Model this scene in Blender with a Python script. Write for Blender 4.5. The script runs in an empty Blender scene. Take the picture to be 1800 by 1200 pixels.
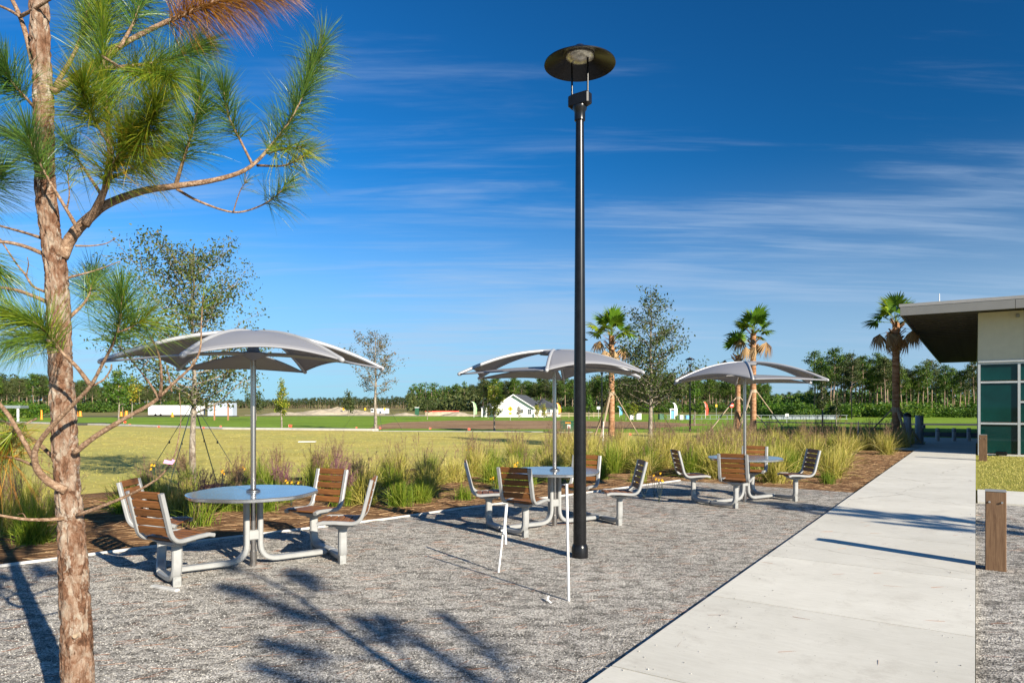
import bpy, math, random
import numpy as np
from mathutils import Vector, Matrix, noise

random.seed(7); RNG = np.random.default_rng(7)
R = math.radians
scene = bpy.context.scene
COL = scene.collection

# ------------------------------------------------------------------ camera, sky, sun, exposure
CAM_H, FPX, HOR = 1.6, 1200.0, 715.0
cam = bpy.data.cameras.new('camera'); cam.sensor_width = 36; cam.lens = 24
cam.shift_y = (HOR-600)/1800; cam.clip_start = 0.05; cam.clip_end = 6000
cam_o = bpy.data.objects.new('camera', cam); COL.objects.link(cam_o)
cam_o.location = (0, 0, CAM_H); cam_o.rotation_euler = (R(90), 0, 0)
scene.camera = cam_o

SUN_EL, SUN_DIR = R(23.5), (0.62, -0.785)           # where the sun stands (horizontal part)
S = Vector((SUN_DIR[0]*math.cos(SUN_EL), SUN_DIR[1]*math.cos(SUN_EL), math.sin(SUN_EL))).normalized()
sun = bpy.data.lights.new('sun', 'SUN'); sun.energy = 5.0; sun.angle = R(0.5); sun.color = (1.0, 0.915, 0.76)
sun_o = bpy.data.objects.new('sun', sun); COL.objects.link(sun_o)
sun_o.rotation_euler = S.to_track_quat('Z', 'Y').to_euler()

w = bpy.data.worlds.new('World'); scene.world = w; w.use_nodes = True
nt = w.node_tree; nt.nodes.clear()
def wn(t, **k):
    n = nt.nodes.new(t)
    for a, b in k.items(): setattr(n, a, b)
    return n
wl = nt.links.new
sky = wn('ShaderNodeTexSky', sky_type='NISHITA', sun_disc=False, sun_elevation=SUN_EL,
         sun_rotation=math.atan2(SUN_DIR[0], SUN_DIR[1]), altitude=0, air_density=1.0, dust_density=0.25, ozone_density=3.0)
geo = wn('ShaderNodeTexCoord')
# polarised light: skylight is weakest at right angles to the sun
dot = wn('ShaderNodeVectorMath', operation='DOT_PRODUCT'); wl(geo.outputs['Generated'], dot.inputs[0]); dot.inputs[1].default_value = S
sq = wn('ShaderNodeMath', operation='POWER'); wl(dot.outputs['Value'], sq.inputs[0]); sq.inputs[1].default_value = 2
pol = wn('ShaderNodeMapRange'); wl(sq.outputs[0], pol.inputs['Value'])
for i, v in zip(('From Min', 'From Max', 'To Min', 'To Max'), (0, 0.8, 0.50, 1.0)): pol.inputs[i].default_value = v
sat = wn('ShaderNodeHueSaturation'); sat.inputs['Saturation'].default_value = 1.12; wl(sky.outputs[0], sat.inputs['Color'])
tint = wn('ShaderNodeVectorMath', operation='MULTIPLY'); wl(sat.outputs[0], tint.inputs[0]); tint.inputs[1].default_value = (0.20, 1.14, 1.78)
pm = wn('ShaderNodeVectorMath', operation='SCALE'); wl(tint.outputs[0], pm.inputs[0]); wl(pol.outputs[0], pm.inputs['Scale'])
# thin high cloud on a plane far above
sep = wn('ShaderNodeSeparateXYZ'); wl(geo.outputs['Generated'], sep.inputs[0])
mx = wn('ShaderNodeMath', operation='MAXIMUM'); wl(sep.outputs['Z'], mx.inputs[0]); mx.inputs[1].default_value = 0.0
ad = wn('ShaderNodeMath', operation='ADD'); wl(mx.outputs[0], ad.inputs[0]); ad.inputs[1].default_value = 0.09
inv = wn('ShaderNodeMath', operation='DIVIDE'); inv.inputs[0].default_value = 1.0; wl(ad.outputs[0], inv.inputs[1])
pl = wn('ShaderNodeVectorMath', operation='SCALE'); wl(geo.outputs['Generated'], pl.inputs[0]); wl(inv.outputs[0], pl.inputs['Scale'])
mp = wn('ShaderNodeMapping'); wl(pl.outputs[0], mp.inputs[0])
mp.inputs['Rotation'].default_value = (0, 0, R(-9)); mp.inputs['Scale'].default_value = (0.34, 2.0, 0.0)
n1 = wn('ShaderNodeTexNoise'); n1.inputs['Scale'].default_value = 1.7; n1.inputs['Detail'].default_value = 8; n1.inputs['Roughness'].default_value = 0.58; n1.inputs['Distortion'].default_value = 0.5
wl(mp.outputs[0], n1.inputs['Vector'])
mp2 = wn('ShaderNodeMapping'); wl(pl.outputs[0], mp2.inputs[0]); mp2.inputs['Scale'].default_value = (0.5, 0.55, 0); mp2.inputs['Location'].default_value = (7.3, 4.2, 0)
n2 = wn('ShaderNodeTexNoise'); n2.inputs['Scale'].default_value = 0.75; n2.inputs['Detail'].default_value = 3; wl(mp2.outputs[0], n2.inputs['Vector'])
mp3 = wn('ShaderNodeMapping'); wl(pl.outputs[0], mp3.inputs[0]); mp3.inputs['Scale'].default_value = (1.3, 9.0, 0); mp3.inputs['Rotation'].default_value = (0, 0, R(-14))
n3 = wn('ShaderNodeTexNoise'); n3.inputs['Scale'].default_value = 1.6; n3.inputs['Detail'].default_value = 9; n3.inputs['Roughness'].default_value = 0.66; n3.inputs['Distortion'].default_value = 0.9; wl(mp3.outputs[0], n3.inputs['Vector'])
nm = wn('ShaderNodeMath', operation='MULTIPLY_ADD'); wl(n3.outputs['Fac'], nm.inputs[0]); nm.inputs[1].default_value = 0.32; wl(n1.outputs['Fac'], nm.inputs[2])
nsb = wn('ShaderNodeMath', operation='SUBTRACT'); wl(nm.outputs[0], nsb.inputs[0]); nsb.inputs[1].default_value = 0.15
ml = wn('ShaderNodeMath', operation='MULTIPLY'); wl(nsb.outputs[0], ml.inputs[0]); wl(n2.outputs['Fac'], ml.inputs[1])
cr = wn('ShaderNodeMapRange', interpolation_type='SMOOTHSTEP'); wl(ml.outputs[0], cr.inputs['Value'])
for i, v in zip(('From Min', 'From Max', 'To Min', 'To Max'), (0.20, 0.41, 0.0, 0.44)): cr.inputs[i].default_value = v
# thin bright haze low over the horizon, all the way round
hz = wn('ShaderNodeMapRange', interpolation_type='SMOOTHERSTEP'); wl(sep.outputs['Z'], hz.inputs['Value'])
for i, v in zip(('From Min', 'From Max', 'To Min', 'To Max'), (-0.02, 0.36, 0.74, 0.0)): hz.inputs[i].default_value = v
hm = wn('ShaderNodeMix', data_type='RGBA'); wl(hz.outputs[0], hm.inputs['Factor']); wl(pm.outputs[0], hm.inputs['A']); hm.inputs['B'].default_value = (4.5, 6.2, 8.2, 1)
cm = wn('ShaderNodeMix', data_type='RGBA'); wl(cr.outputs[0], cm.inputs['Factor']); wl(hm.outputs['Result'], cm.inputs['A'])
cm.inputs['B'].default_value = (4.6, 6.0, 8.0, 1)
bg = wn('ShaderNodeBackground'); bg.inputs['Strength'].default_value = 0.049; wl(cm.outputs['Result'], bg.inputs['Color'])
wo = wn('ShaderNodeOutputWorld'); wl(bg.outputs[0], wo.inputs[0])

vs = scene.view_settings
vs.view_transform = 'Standard'; vs.look = 'None'; vs.gamma = 1.0; vs.use_curve_mapping = False; vs.exposure = 1.08
scene.cycles.use_denoising = True
scene.cycles.max_bounces = 8; scene.cycles.transparent_max_bounces = 8

# ------------------------------------------------------------------ helpers
def P(px, py, Y): return Vector(((px-900)/FPX*Y, Y, CAM_H+(HOR-py)/FPX*Y))
def G(px, py):
    Y = CAM_H*FPX/(py-HOR); return Vector(((px-900)/FPX*Y, Y, 0))
DT = Vector((0.562, 0.827, 0)).normalized(); DS = Vector((DT.y, -DT.x, 0))   # along and across the concrete path
def ST(s, t, z=0.0): return DS*s + DT*t + Vector((0, 0, z))

def tag(o, label=None, cat=None, group=None, kind=None):
    if label: o['label'] = label
    if cat: o['category'] = cat
    if group: o['group'] = group
    if kind: o['kind'] = kind
    return o
def empty(name, loc=(0, 0, 0), rz=0.0, label=None, cat=None, group=None):
    o = bpy.data.objects.new(name, None); COL.objects.link(o); o.location = loc; o.rotation_euler = (0, 0, rz); o.empty_display_size = 0.1
    return tag(o, label, cat, group)
def link(name, me, parent=None, loc=None):
    o = bpy.data.objects.new(name, me); COL.objects.link(o)
    if parent is not None: o.parent = parent
    if loc is not None: o.location = loc
    return o

class MB:
    def __init__(s): s.v, s.f, s.m = [], [], []
    def add(s, v, f, m=0):
        o = len(s.v); s.v += [tuple(x) for x in v]; s.f += [tuple(i+o for i in q) for q in f]; s.m += [m]*len(f); return s
    def box(s, c, d, rz=0.0, m=0, bev=0.0, tilt=None):
        hx, hy, hz = d[0]/2, d[1]/2, d[2]/2; M_ = Matrix.Rotation(rz, 3, 'Z')
        if tilt is not None: M_ = M_ @ tilt
        c = Vector(c)
        if bev <= 0:
            v = [c+M_@Vector((x*hx, y*hy, z*hz)) for z in (-1, 1) for x, y in ((-1, -1), (1, -1), (1, 1), (-1, 1))]
            return s.add(v, [(3, 2, 1, 0), (4, 5, 6, 7), (0, 1, 5, 4), (1, 2, 6, 5), (2, 3, 7, 6), (3, 0, 4, 7)], m)
        b = bev; rings = []
        for z, k in ((-hz, b), (-hz+b, 0), (hz-b, 0), (hz, b)):
            x, y = hx-k, hy-k
            cb = b*0.6
            rings.append([c+M_@Vector(q+(z,)) for q in ((-x+cb, -y), (x-cb, -y), (x, -y+cb), (x, y-cb), (x-cb, y), (-x+cb, y), (-x, y-cb), (-x, -y+cb))])
        v = [p for r in rings for p in r]; f = [tuple(range(7, -1, -1)), tuple(range(24, 32))]
        for k in range(3):
            for i in range(8): j = (i+1) % 8; f.append((k*8+i, k*8+j, k*8+8+j, k*8+8+i))
        return s.add(v, f, m)
    def tube(s, pts, rad, n=8, m=0, cap=True):
        pts = [Vector(p) for p in pts]
        if not hasattr(rad, '__len__'): rad = [rad]*len(pts)
        up = None; v = []; f = []
        for i, p in enumerate(pts):
            t = (pts[min(i+1, len(pts)-1)]-pts[max(i-1, 0)]).normalized()
            if up is None: up = t.orthogonal().normalized()
            up = (up-t*up.dot(t)).normalized(); b = t.cross(up)
            for k in range(n):
                a = 2*math.pi*k/n; v.append(p+(up*math.cos(a)+b*math.sin(a))*rad[i])
        for i in range(len(pts)-1):
            for k in range(n):
                j = (k+1) % n; f.append((i*n+k, i*n+j, i*n+n+j, i*n+n+k))
        if cap: f += [tuple(range(n-1, -1, -1)), tuple(range((len(pts)-1)*n, len(pts)*n))]
        return s.add(v, f, m)
    def bar(s, pts, side, wd, th, m=0, bev=0.0):
        """sweep a rectangular section (wd along the fixed vector side, th across it) along pts"""
        pts = [Vector(p) for p in pts]; side = Vector(side).normalized(); v = []; f = []
        c = min(wd, th)*0.22
        sec = [(-wd/2+c, -th/2), (wd/2-c, -th/2), (wd/2, -th/2+c), (wd/2, th/2-c), (wd/2-c, th/2), (-wd/2+c, th/2), (-wd/2, th/2-c), (-wd/2, -th/2+c)]
        n = len(sec)
        for i, p in enumerate(pts):
            t = (pts[min(i+1, len(pts)-1)]-pts[max(i-1, 0)]).normalized(); sd = (side-t*side.dot(t)).normalized(); nr = t.cross(sd)
            v += [p+sd*a+nr*b for a, b in sec]
        for i in range(len(pts)-1):
            for k in range(n): j = (k+1) % n; f.append((i*n+k, i*n+j, i*n+n+j, i*n+n+k))
        f += [tuple(range(n-1, -1, -1)), tuple(range((len(pts)-1)*n, len(pts)*n))]
        return s.add(v, f, m)
    def lathe(s, prof, n=24, m=0, o=(0, 0, 0), cap=True):
        o = Vector(o); v = []; f = []
        for r, z in prof:
            for k in range(n): a = 2*math.pi*k/n; v.append(o+Vector((r*math.cos(a), r*math.sin(a), z)))
        for i in range(len(prof)-1):
            for k in range(n): j = (k+1) % n; f.append((i*n+k, i*n+j, i*n+n+j, i*n+n+k))
        if cap: f += [tuple(range(n-1, -1, -1)), tuple(range((len(prof)-1)*n, len(prof)*n))]
        return s.add(v, f, m)
    def poly(s, pts, z0, z1, m=0):
        n = len(pts); v = [(p[0], p[1], z0) for p in pts]+[(p[0], p[1], z1) for p in pts]
        f = [tuple(range(n, 2*n)), tuple(range(n-1, -1, -1))]+[(i, (i+1) % n, n+(i+1) % n, n+i) for i in range(n)]
        return s.add(v, f, m)
    def mesh(s, name, mats, smooth=False):
        me = bpy.data.meshes.new(name); me.from_pydata(s.v, [], s.f)
        for q in (mats if isinstance(mats, (list, tuple)) else [mats]): me.materials.append(q)
        if any(s.m): me.polygons.foreach_set('material_index', s.m)
        if smooth:
            me.polygons.foreach_set('use_smooth', [True]*len(me.polygons))
            if smooth != 'all': me.set_sharp_from_angle(angle=R(smooth if smooth is not True else 40))
        me.update(); return me
    def build(s, name, mats, parent=None, smooth=False, loc=None):
        return link(name, s.mesh(name, mats, smooth), parent, loc)

def np_mesh(name, v, tri, mats, rnd=None, midx=None):
    me = bpy.data.meshes.new(name); nv, nf = len(v), len(tri)
    me.vertices.add(nv); me.vertices.foreach_set('co', np.asarray(v, np.float32).ravel())
    me.loops.add(nf*3); me.loops.foreach_set('vertex_index', np.asarray(tri, np.int32).ravel())
    me.polygons.add(nf); me.polygons.foreach_set('loop_start', np.arange(0, nf*3, 3, dtype=np.int32))
    for q in (mats if isinstance(mats, (list, tuple)) else [mats]): me.materials.append(q)
    if midx is not None: me.polygons.foreach_set('material_index', np.asarray(midx, np.int32))
    if rnd is not None:
        a = me.attributes.new('rnd', 'FLOAT', 'POINT'); a.data.foreach_set('value', np.asarray(rnd, np.float32))
    me.update(calc_edges=True); me.validate(); return me

def nrm(a): return a/np.maximum(np.linalg.norm(a, axis=-1, keepdims=True), 1e-9)
def ribbons(p, d, L, W, droop, rng=RNG, segs=2, down=(0, 0, -1)):
    """curved tapering strips: n roots p, directions d, lengths L, widths W, droop as a share of length"""
    n = len(p); L = np.broadcast_to(L, n)[:, None]; W = np.broadcast_to(W, n)[:, None]; dr = np.broadcast_to(droop, n)[:, None]
    side = nrm(np.cross(d, rng.normal(size=(n, 3)))); g = np.array(down, float); out = []; per = 2*segs+1
    for k in range(segs):
        t = k/segs; c = p+d*L*t+g*dr*L*t*t; wd = W*0.5*(1-0.55*t)
        out += [c-side*wd, c+side*wd]
    out.append(p+d*L+g*dr*L)
    v = np.stack(out, 1).reshape(-1, 3); base = np.arange(n)[:, None]*per; tr = []
    for k in range(segs-1):
        a = 2*k; tr += [[a, a+1, a+3], [a, a+3, a+2]]
    a = 2*(segs-1); tr.append([a, a+1, a+2])
    tri = (base[:, None, :]+np.array(tr)[None]).reshape(-1, 3)
    return v, tri, np.repeat(rng.random(n), per)
def leaves(c, size, rng=RNG, up=0.3, asp=0.5):
    """small pointed leaves, one rhombus each"""
    n = len(c); size = np.broadcast_to(size, n)[:, None]
    a = nrm(rng.normal(size=(n, 3))+np.array([0, 0, up])); b = nrm(np.cross(a, rng.normal(size=(n, 3))))
    v = np.stack([c-a*size*.5, c+b*size*asp*.5, c+a*size*.5, c-b*size*asp*.5], 1).reshape(-1, 3)
    base = np.arange(n)[:, None, None]*4; tri = (base+np.array([[0, 1, 2], [0, 2, 3]])[None]).reshape(-1, 3)
    return v, tri, np.repeat(rng.random(n), 4)
def cat_np(parts):
    v, t, r, o = [], [], [], 0
    for a, b, c in parts: v.append(a); t.append(b+o); r.append(c); o += len(a)
    return np.concatenate(v), np.concatenate(t), np.concatenate(r)

# ------------------------------------------------------------------ materials
def new_mat(name):
    m = bpy.data.materials.new(name); m.use_nodes = True; t = m.node_tree; return m, t, t.nodes['Principled BSDF'], t.links.new
def nd(t, typ, **k):
    n = t.nodes.new(typ)
    for a, b in k.items(): setattr(n, a, b)
    return n
def ramp(t, fac, stops, l):
    r = nd(t, 'ShaderNodeValToRGB'); e = r.color_ramp.elements
    while len(e) < len(stops): e.new(0.5)
    for q, (p, c) in zip(e, stops): q.position = p; q.color = (*c, 1)
    l(fac, r.inputs[0]); return r.outputs[0]
def noise_n(t, l, co, scale, detail=4, rough=0.55, dist=0.0):
    n = nd(t, 'ShaderNodeTexNoise'); n.inputs['Scale'].default_value = scale; n.inputs['Detail'].default_value = detail
    n.inputs['Roughness'].default_value = rough; n.inputs['Distortion'].default_value = dist; l(co, n.inputs['Vector']); return n.outputs['Fac']
def coords(t, l, scale=(1, 1, 1), rot=0.0, kind='Object'):
    c = nd(t, 'ShaderNodeTexCoord'); mpn = nd(t, 'ShaderNodeMapping'); mpn.inputs['Scale'].default_value = scale; mpn.inputs['Rotation'].default_value = (0, 0, rot)
    l(c.outputs[kind], mpn.inputs[0]); return mpn.outputs[0]
def bump(t, l, b, h, strength=0.4, dist=0.01):
    n = nd(t, 'ShaderNodeBump'); n.inputs['Strength'].default_value = strength; n.inputs['Distance'].default_value = dist; l(h, n.inputs['Height']); l(n.outputs[0], b.inputs['Normal'])
def mixc(t, l, fac, a, b, mode='MIX'):
    m = nd(t, 'ShaderNodeMix', data_type='RGBA', blend_type=mode)
    for s_, v in (('Factor', fac), ('A', a), ('B', b)):
        if hasattr(v, 'links') or hasattr(v, 'is_output'): l(v, m.inputs[s_])
        elif isinstance(v, tuple): m.inputs[s_].default_value = (*v, 1)
        else: m.inputs[s_].default_value = v
    return m.outputs['Result']

def plain(name, col, rough=0.5, metal=0.0, var=0.25, scale=6.0, stretch=(1, 1, 1), bmp=0.0, spec=0.5, bscale=None):
    m, t, b, l = new_mat(name); co = coords(t, l, stretch); f = noise_n(t, l, co, scale, 6, 0.62)
    lo = tuple(c*(1-var) for c in col); hi = tuple(min(1, c*(1+var)) for c in col)
    l(ramp(t, f, [(0.3, lo), (0.7, hi)], l), b.inputs['Base Color'])
    b.inputs['Roughness'].default_value = rough; b.inputs['Metallic'].default_value = metal; b.inputs['Specular IOR Level'].default_value = spec
    if bmp: bump(t, l, b, noise_n(t, l, co, bscale or scale*6, 5), bmp, 0.004)
    return m
def foliage(name, stops, rough=0.55, trans=0.35, spec=0.25, tcol=None):
    """leaf material: colour runs through stops by a random number per leaf, plus some light let through"""
    m, t, b, l = new_mat(name); a = nd(t, 'ShaderNodeAttribute', attribute_name='rnd'); oi = nd(t, 'ShaderNodeObjectInfo')
    s_ = nd(t, 'ShaderNodeMath', operation='MULTIPLY_ADD'); l(oi.outputs['Random'], s_.inputs[0]); s_.inputs[1].default_value = 0.3; l(a.outputs['Fac'], s_.inputs[2])
    q = nd(t, 'ShaderNodeMath', operation='DIVIDE'); l(s_.outputs[0], q.inputs[0]); q.inputs[1].default_value = 1.3
    c = ramp(t, q.outputs[0], stops, l); l(c, b.inputs['Base Color']); b.inputs['Roughness'].default_value = rough; b.inputs['Specular IOR Level'].default_value = spec
    if trans:
        tr = nd(t, 'ShaderNodeBsdfTranslucent'); l(c, tr.inputs['Color']); mxs = nd(t, 'ShaderNodeMixShader'); mxs.inputs[0].default_value = trans
        l(b.outputs[0], mxs.inputs[1]); l(tr.outputs[0], mxs.inputs[2]); l(mxs.outputs[0], t.nodes['Material Output'].inputs[0])
    return m

def mat_gravel():
    m, t, b, l = new_mat('gravel'); co = coords(t, l)
    v = nd(t, 'ShaderNodeTexVoronoi'); v.inputs['Scale'].default_value = 105; l(co, v.inputs['Vector'])
    sp = nd(t, 'ShaderNodeSeparateColor'); l(v.outputs['Color'], sp.inputs[0])
    g = ramp(t, sp.outputs[0], [(0.0, (0.08, 0.076, 0.07)), (0.22, (0.28, 0.265, 0.245)), (0.6, (0.48, 0.455, 0.42)), (1.0, (0.76, 0.73, 0.68))], l)
    big = noise_n(t, l, coords(t, l, (1, 1.6, 1), R(8)), 5.5, 8, 0.74)
    c = mixc(t, l, 1.0, g, ramp(t, big, [(0.41, (0.36, 0.35, 0.335)), (0.55, (1.0, 0.98, 0.95))], l), 'MULTIPLY')
    br_ = noise_n(t, l, co, 0.9, 5, 0.6); c = mixc(t, l, 1.0, c, ramp(t, br_, [(0.35, (0.74, 0.73, 0.72)), (0.62, (1.05, 1.04, 1.02))], l), 'MULTIPLY')
    dirt = noise_n(t, l, co, 0.55, 5, 0.65)
    c = mixc(t, l, ramp(t, dirt, [(0.58, (0, 0, 0)), (0.75, (0.25, 0.25, 0.25))], l), c, (0.20, 0.165, 0.12))
    l(c, b.inputs['Base Color']); b.inputs['Roughness'].default_value = 0.9; b.inputs['Specular IOR Level'].default_value = 0.2
    h = nd(t, 'ShaderNodeMath', operation='MULTIPLY_ADD'); l(big, h.inputs[0]); h.inputs[1].default_value = 1.6; l(v.outputs['Distance'], h.inputs[2])
    bump(t, l, b, h.outputs[0], 0.55, 0.010); return m
def mat_concrete(name='concrete', tint=(1, 1, 1)):
    m, t, b, l = new_mat(name); co = coords(t, l); oi = nd(t, 'ShaderNodeObjectInfo')
    wp = nd(t, 'ShaderNodeNewGeometry'); a = noise_n(t, l, wp.outputs['Position'], 0.9, 8, 0.68); f = noise_n(t, l, coords(t, l, (1, 6, 1), 0), 9, 6, 0.6)
    c = ramp(t, a, [(0.3, (0.50*tint[0], 0.475*tint[1], 0.405*tint[2])), (0.7, (0.65*tint[0], 0.62*tint[1], 0.54*tint[2]))], l)
    c = mixc(t, l, 0.25, c, ramp(t, f, [(0.3, (0.46, 0.43, 0.38)), (0.75, (0.72, 0.69, 0.64))], l))
    st = noise_n(t, l, co, 3.2, 9, 0.75)
    c = mixc(t, l, ramp(t, st, [(0.54, (0, 0, 0)), (0.75, (0.55, 0.55, 0.55))], l), c, (0.36, 0.325, 0.27))
    sp_ = noise_n(t, l, co, 46, 3, 0.5); c = mixc(t, l, ramp(t, sp_, [(0.70, (0, 0, 0)), (0.74, (0.6, 0.6, 0.6))], l), c, (0.20, 0.17, 0.13))
    ck = nd(t, 'ShaderNodeTexVoronoi', feature='DISTANCE_TO_EDGE'); ck.inputs['Scale'].default_value = 0.22; nvv = nd(t, 'ShaderNodeTexNoise'); nvv.inputs['Scale'].default_value = 3; nvv.inputs['Detail'].default_value = 8; l(co, nvv.inputs['Vector']); of2 = nd(t, 'ShaderNodeVectorMath', operation='MULTIPLY_ADD'); l(nvv.outputs['Color'], of2.inputs[0]); of2.inputs[1].default_value = (0.35, 0.35, 0); wco = nd(t, 'ShaderNodeNewGeometry'); l(wco.outputs['Position'], of2.inputs[2]); l(of2.outputs[0], ck.inputs['Vector'])
    c = mixc(t, l, ramp(t, ck.outputs['Distance'], [(0.0, (0.5, 0.5, 0.5)), (0.0016, (0, 0, 0))], l), c, (0.22, 0.19, 0.15))
    hs = nd(t, 'ShaderNodeHueSaturation'); mr = nd(t, 'ShaderNodeMapRange'); l(oi.outputs['Random'], mr.inputs[0]); mr.inputs['To Min'].default_value = 0.93; mr.inputs['To Max'].default_value = 1.04
    l(mr.outputs[0], hs.inputs['Value']); l(c, hs.inputs['Color']); l(hs.outputs[0], b.inputs['Base Color']); b.inputs['Roughness'].default_value = 0.85
    bump(t, l, b, noise_n(t, l, co, 120, 4), 0.25, 0.003); return m
def mat_ground(name, stops, scale=0.6, fine=18, bs=0.6, stretch=(1, 1, 1), stops2=None):
    m, t, b, l = new_mat(name); co = coords(t, l, stretch); a = noise_n(t, l, co, scale, 9, 0.68); f = noise_n(t, l, co, fine, 8, 0.7)
    c = ramp(t, a, stops, l); c = mixc(t, l, 0.75, c, ramp(t, f, [(0.3, (0.45, 0.45, 0.42)), (0.7, (1.25, 1.22, 1.15))], l), 'MULTIPLY')
    if stops2:
        p2 = noise_n(t, l, co, scale*0.22, 5, 0.6); c = mixc(t, l, ramp(t, p2, [(0.45, (0, 0, 0)), (0.62, (1, 1, 1))], l), c, ramp(t, f, stops2, l))
    l(c, b.inputs['Base Color']); b.inputs['Roughness'].default_value = 0.95; b.inputs['Specular IOR Level'].default_value = 0.1
    bump(t, l, b, f, bs, 0.04); return m
def mat_bark(name, stops, sc=(1, 1, 1), vs_=26, bs=0.8, flake=None):
    m, t, b, l = new_mat(name); co = coords(t, l, sc)
    nv = nd(t, 'ShaderNodeTexNoise'); nv.inputs['Scale'].default_value = vs_*0.45; nv.inputs['Detail'].default_value = 6; nv.inputs['Roughness'].default_value = 0.7; l(co, nv.inputs['Vector'])
    off = nd(t, 'ShaderNodeVectorMath', operation='MULTIPLY_ADD'); l(nv.outputs['Color'], off.inputs[0]); off.inputs[1].default_value = (3.0/vs_,)*3; l(co, off.inputs[2])
    wv = nd(t, 'ShaderNodeTexVoronoi'); wv.inputs['Scale'].default_value = vs_; l(off.outputs[0], wv.inputs['Vector'])
    sp = nd(t, 'ShaderNodeSeparateColor'); l(wv.outputs['Color'], sp.inputs[0])
    a = noise_n(t, l, co, vs_*0.85, 9, 0.78, 0.8); big = noise_n(t, l, co, vs_*0.22, 5, 0.6)
    mxn = nd(t, 'ShaderNodeMath', operation='MULTIPLY_ADD'); l(sp.outputs[0], mxn.inputs[0]); mxn.inputs[1].default_value = 0.26; l(a, mxn.inputs[2])
    mx2 = nd(t, 'ShaderNodeMath', operation='MULTIPLY_ADD'); l(big, mx2.inputs[0]); mx2.inputs[1].default_value = 0.45; l(mxn.outputs[0], mx2.inputs[2])
    sb = nd(t, 'ShaderNodeMath', operation='SUBTRACT'); l(mx2.outputs[0], sb.inputs[0]); sb.inputs[1].default_value = 0.355
    c = ramp(t, sb.outputs[0], stops, l)
    if flake:
        fl = noise_n(t, l, off.outputs[0], vs_*0.55, 8, 0.72); c = mixc(t, l, ramp(t, fl, [(0.57, (0, 0, 0)), (0.62, (0.8, 0.8, 0.8))], l), c, flake)
    l(c, b.inputs['Base Color']); b.inputs['Roughness'].default_value = 0.92; b.inputs['Specular IOR Level'].default_value = 0.15
    h = nd(t, 'ShaderNodeMath', operation='MULTIPLY_ADD'); l(wv.outputs['Distance'], h.inputs[0]); h.inputs[1].default_value = -0.6; l(a, h.inputs[2]); bump(t, l, b, h.outputs[0], bs, 0.012); return m
def mat_wood(name, dark, light, grain=(1, 14, 14), rough=0.55):
    m, t, b, l = new_mat(name); co = coords(t, l, grain); oi = nd(t, 'ShaderNodeObjectInfo')
    f = noise_n(t, l, co, 5, 8, 0.65, 0.8); c = ramp(t, f, [(0.28, dark), (0.72, light)], l)
    hs = nd(t, 'ShaderNodeHueSaturation'); mr = nd(t, 'ShaderNodeMapRange'); l(oi.outputs['Random'], mr.inputs[0]); mr.inputs['To Min'].default_value = 0.75; mr.inputs['To Max'].default_value = 1.15
    l(mr.outputs[0], hs.inputs['Value']); l(c, hs.inputs['Color']); l(hs.outputs[0], b.inputs['Base Color']); b.inputs['Roughness'].default_value = rough; b.inputs['Specular IOR Level'].default_value = 0.3
    bump(t, l, b, f, 0.3, 0.002); return m

M = {}
M['gravel'] = mat_gravel(); M['concrete'] = mat_concrete(); M['edge'] = plain('edging concrete', (0.46, 0.45, 0.43), 0.8, var=0.2, scale=9, bmp=0.3)
M['mulch'] = mat_ground('pine straw', [(0.3, (0.10, 0.05, 0.025)), (0.55, (0.21, 0.115, 0.058)), (0.75, (0.30, 0.19, 0.10))], 1.8, 24, 0.8)
M['lawn'] = mat_ground('dry lawn', [(0.3, (0.36, 0.30, 0.07)), (0.5, (0.50, 0.42, 0.12)), (0.72, (0.58, 0.50, 0.17))], 0.5, 5, 0.3, (1, 1.4, 1), [(0.3, (0.28, 0.27, 0.06)), (0.7, (0.48, 0.42, 0.13))])
M['patch'] = mat_ground('lawn patch', [(0.3, (0.20, 0.21, 0.035)), (0.7, (0.38, 0.35, 0.08))], 1.2, 22, 0.4)
M['green'] = mat_ground('green verge', [(0.3, (0.13, 0.21, 0.02)), (0.6, (0.21, 0.32, 0.03)), (0.8, (0.34, 0.36, 0.07))], 0.12, 1.6, 0.4)
M['soil'] = mat_ground('bare soil', [(0.3, (0.22, 0.13, 0.07)), (0.7, (0.38, 0.25, 0.14))], 0.14, 1.8, 0.5)
M['field'] = mat_ground('field', [(0.3, (0.16, 0.17, 0.04)), (0.55, (0.24, 0.20, 0.08)), (0.75, (0.30, 0.25, 0.13))], 0.03, 0.6, 0.3)
M['sand'] = mat_ground('sand', [(0.3, (0.30, 0.25, 0.18)), (0.7, (0.52, 0.45, 0.35))], 0.1, 1.0, 0.4)
M['asphalt'] = mat_ground('asphalt', [(0.3, (0.045, 0.045, 0.047)), (0.7, (0.07, 0.07, 0.072))], 0.4, 20, 0.3)
M['kerb'] = plain('kerb concrete', (0.44, 0.41, 0.36), 0.85, var=0.18, scale=2)
M['alu'] = plain('cast aluminium paint', (0.30, 0.30, 0.295), 0.48, 0.15, var=0.10, scale=14, bmp=0.06)
M['steel'] = plain('galvanised foot', (0.30, 0.30, 0.29), 0.6, 0.4, var=0.25, scale=20)
M['pole'] = plain('brushed steel pole', (0.46, 0.43, 0.41), 0.27, 0.95, var=0.10, scale=30, stretch=(1, 1, 0.05))
M['canopy'] = plain('canopy shell', (0.205, 0.205, 0.222), 0.5, 0.0, var=0.05, scale=3, bmp=0.03, bscale=220)
M['rim'] = plain('canopy rim', (0.33, 0.33, 0.34), 0.4, 0.1, var=0.06, scale=5)
M['slat'] = mat_wood('ipe slat', (0.09, 0.033, 0.010), (0.29, 0.118, 0.034), (1.2, 16, 16))
M['post'] = mat_wood('weathered post', (0.10, 0.052, 0.027), (0.245, 0.145, 0.078), (14, 14, 0.9), 0.75)
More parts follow.
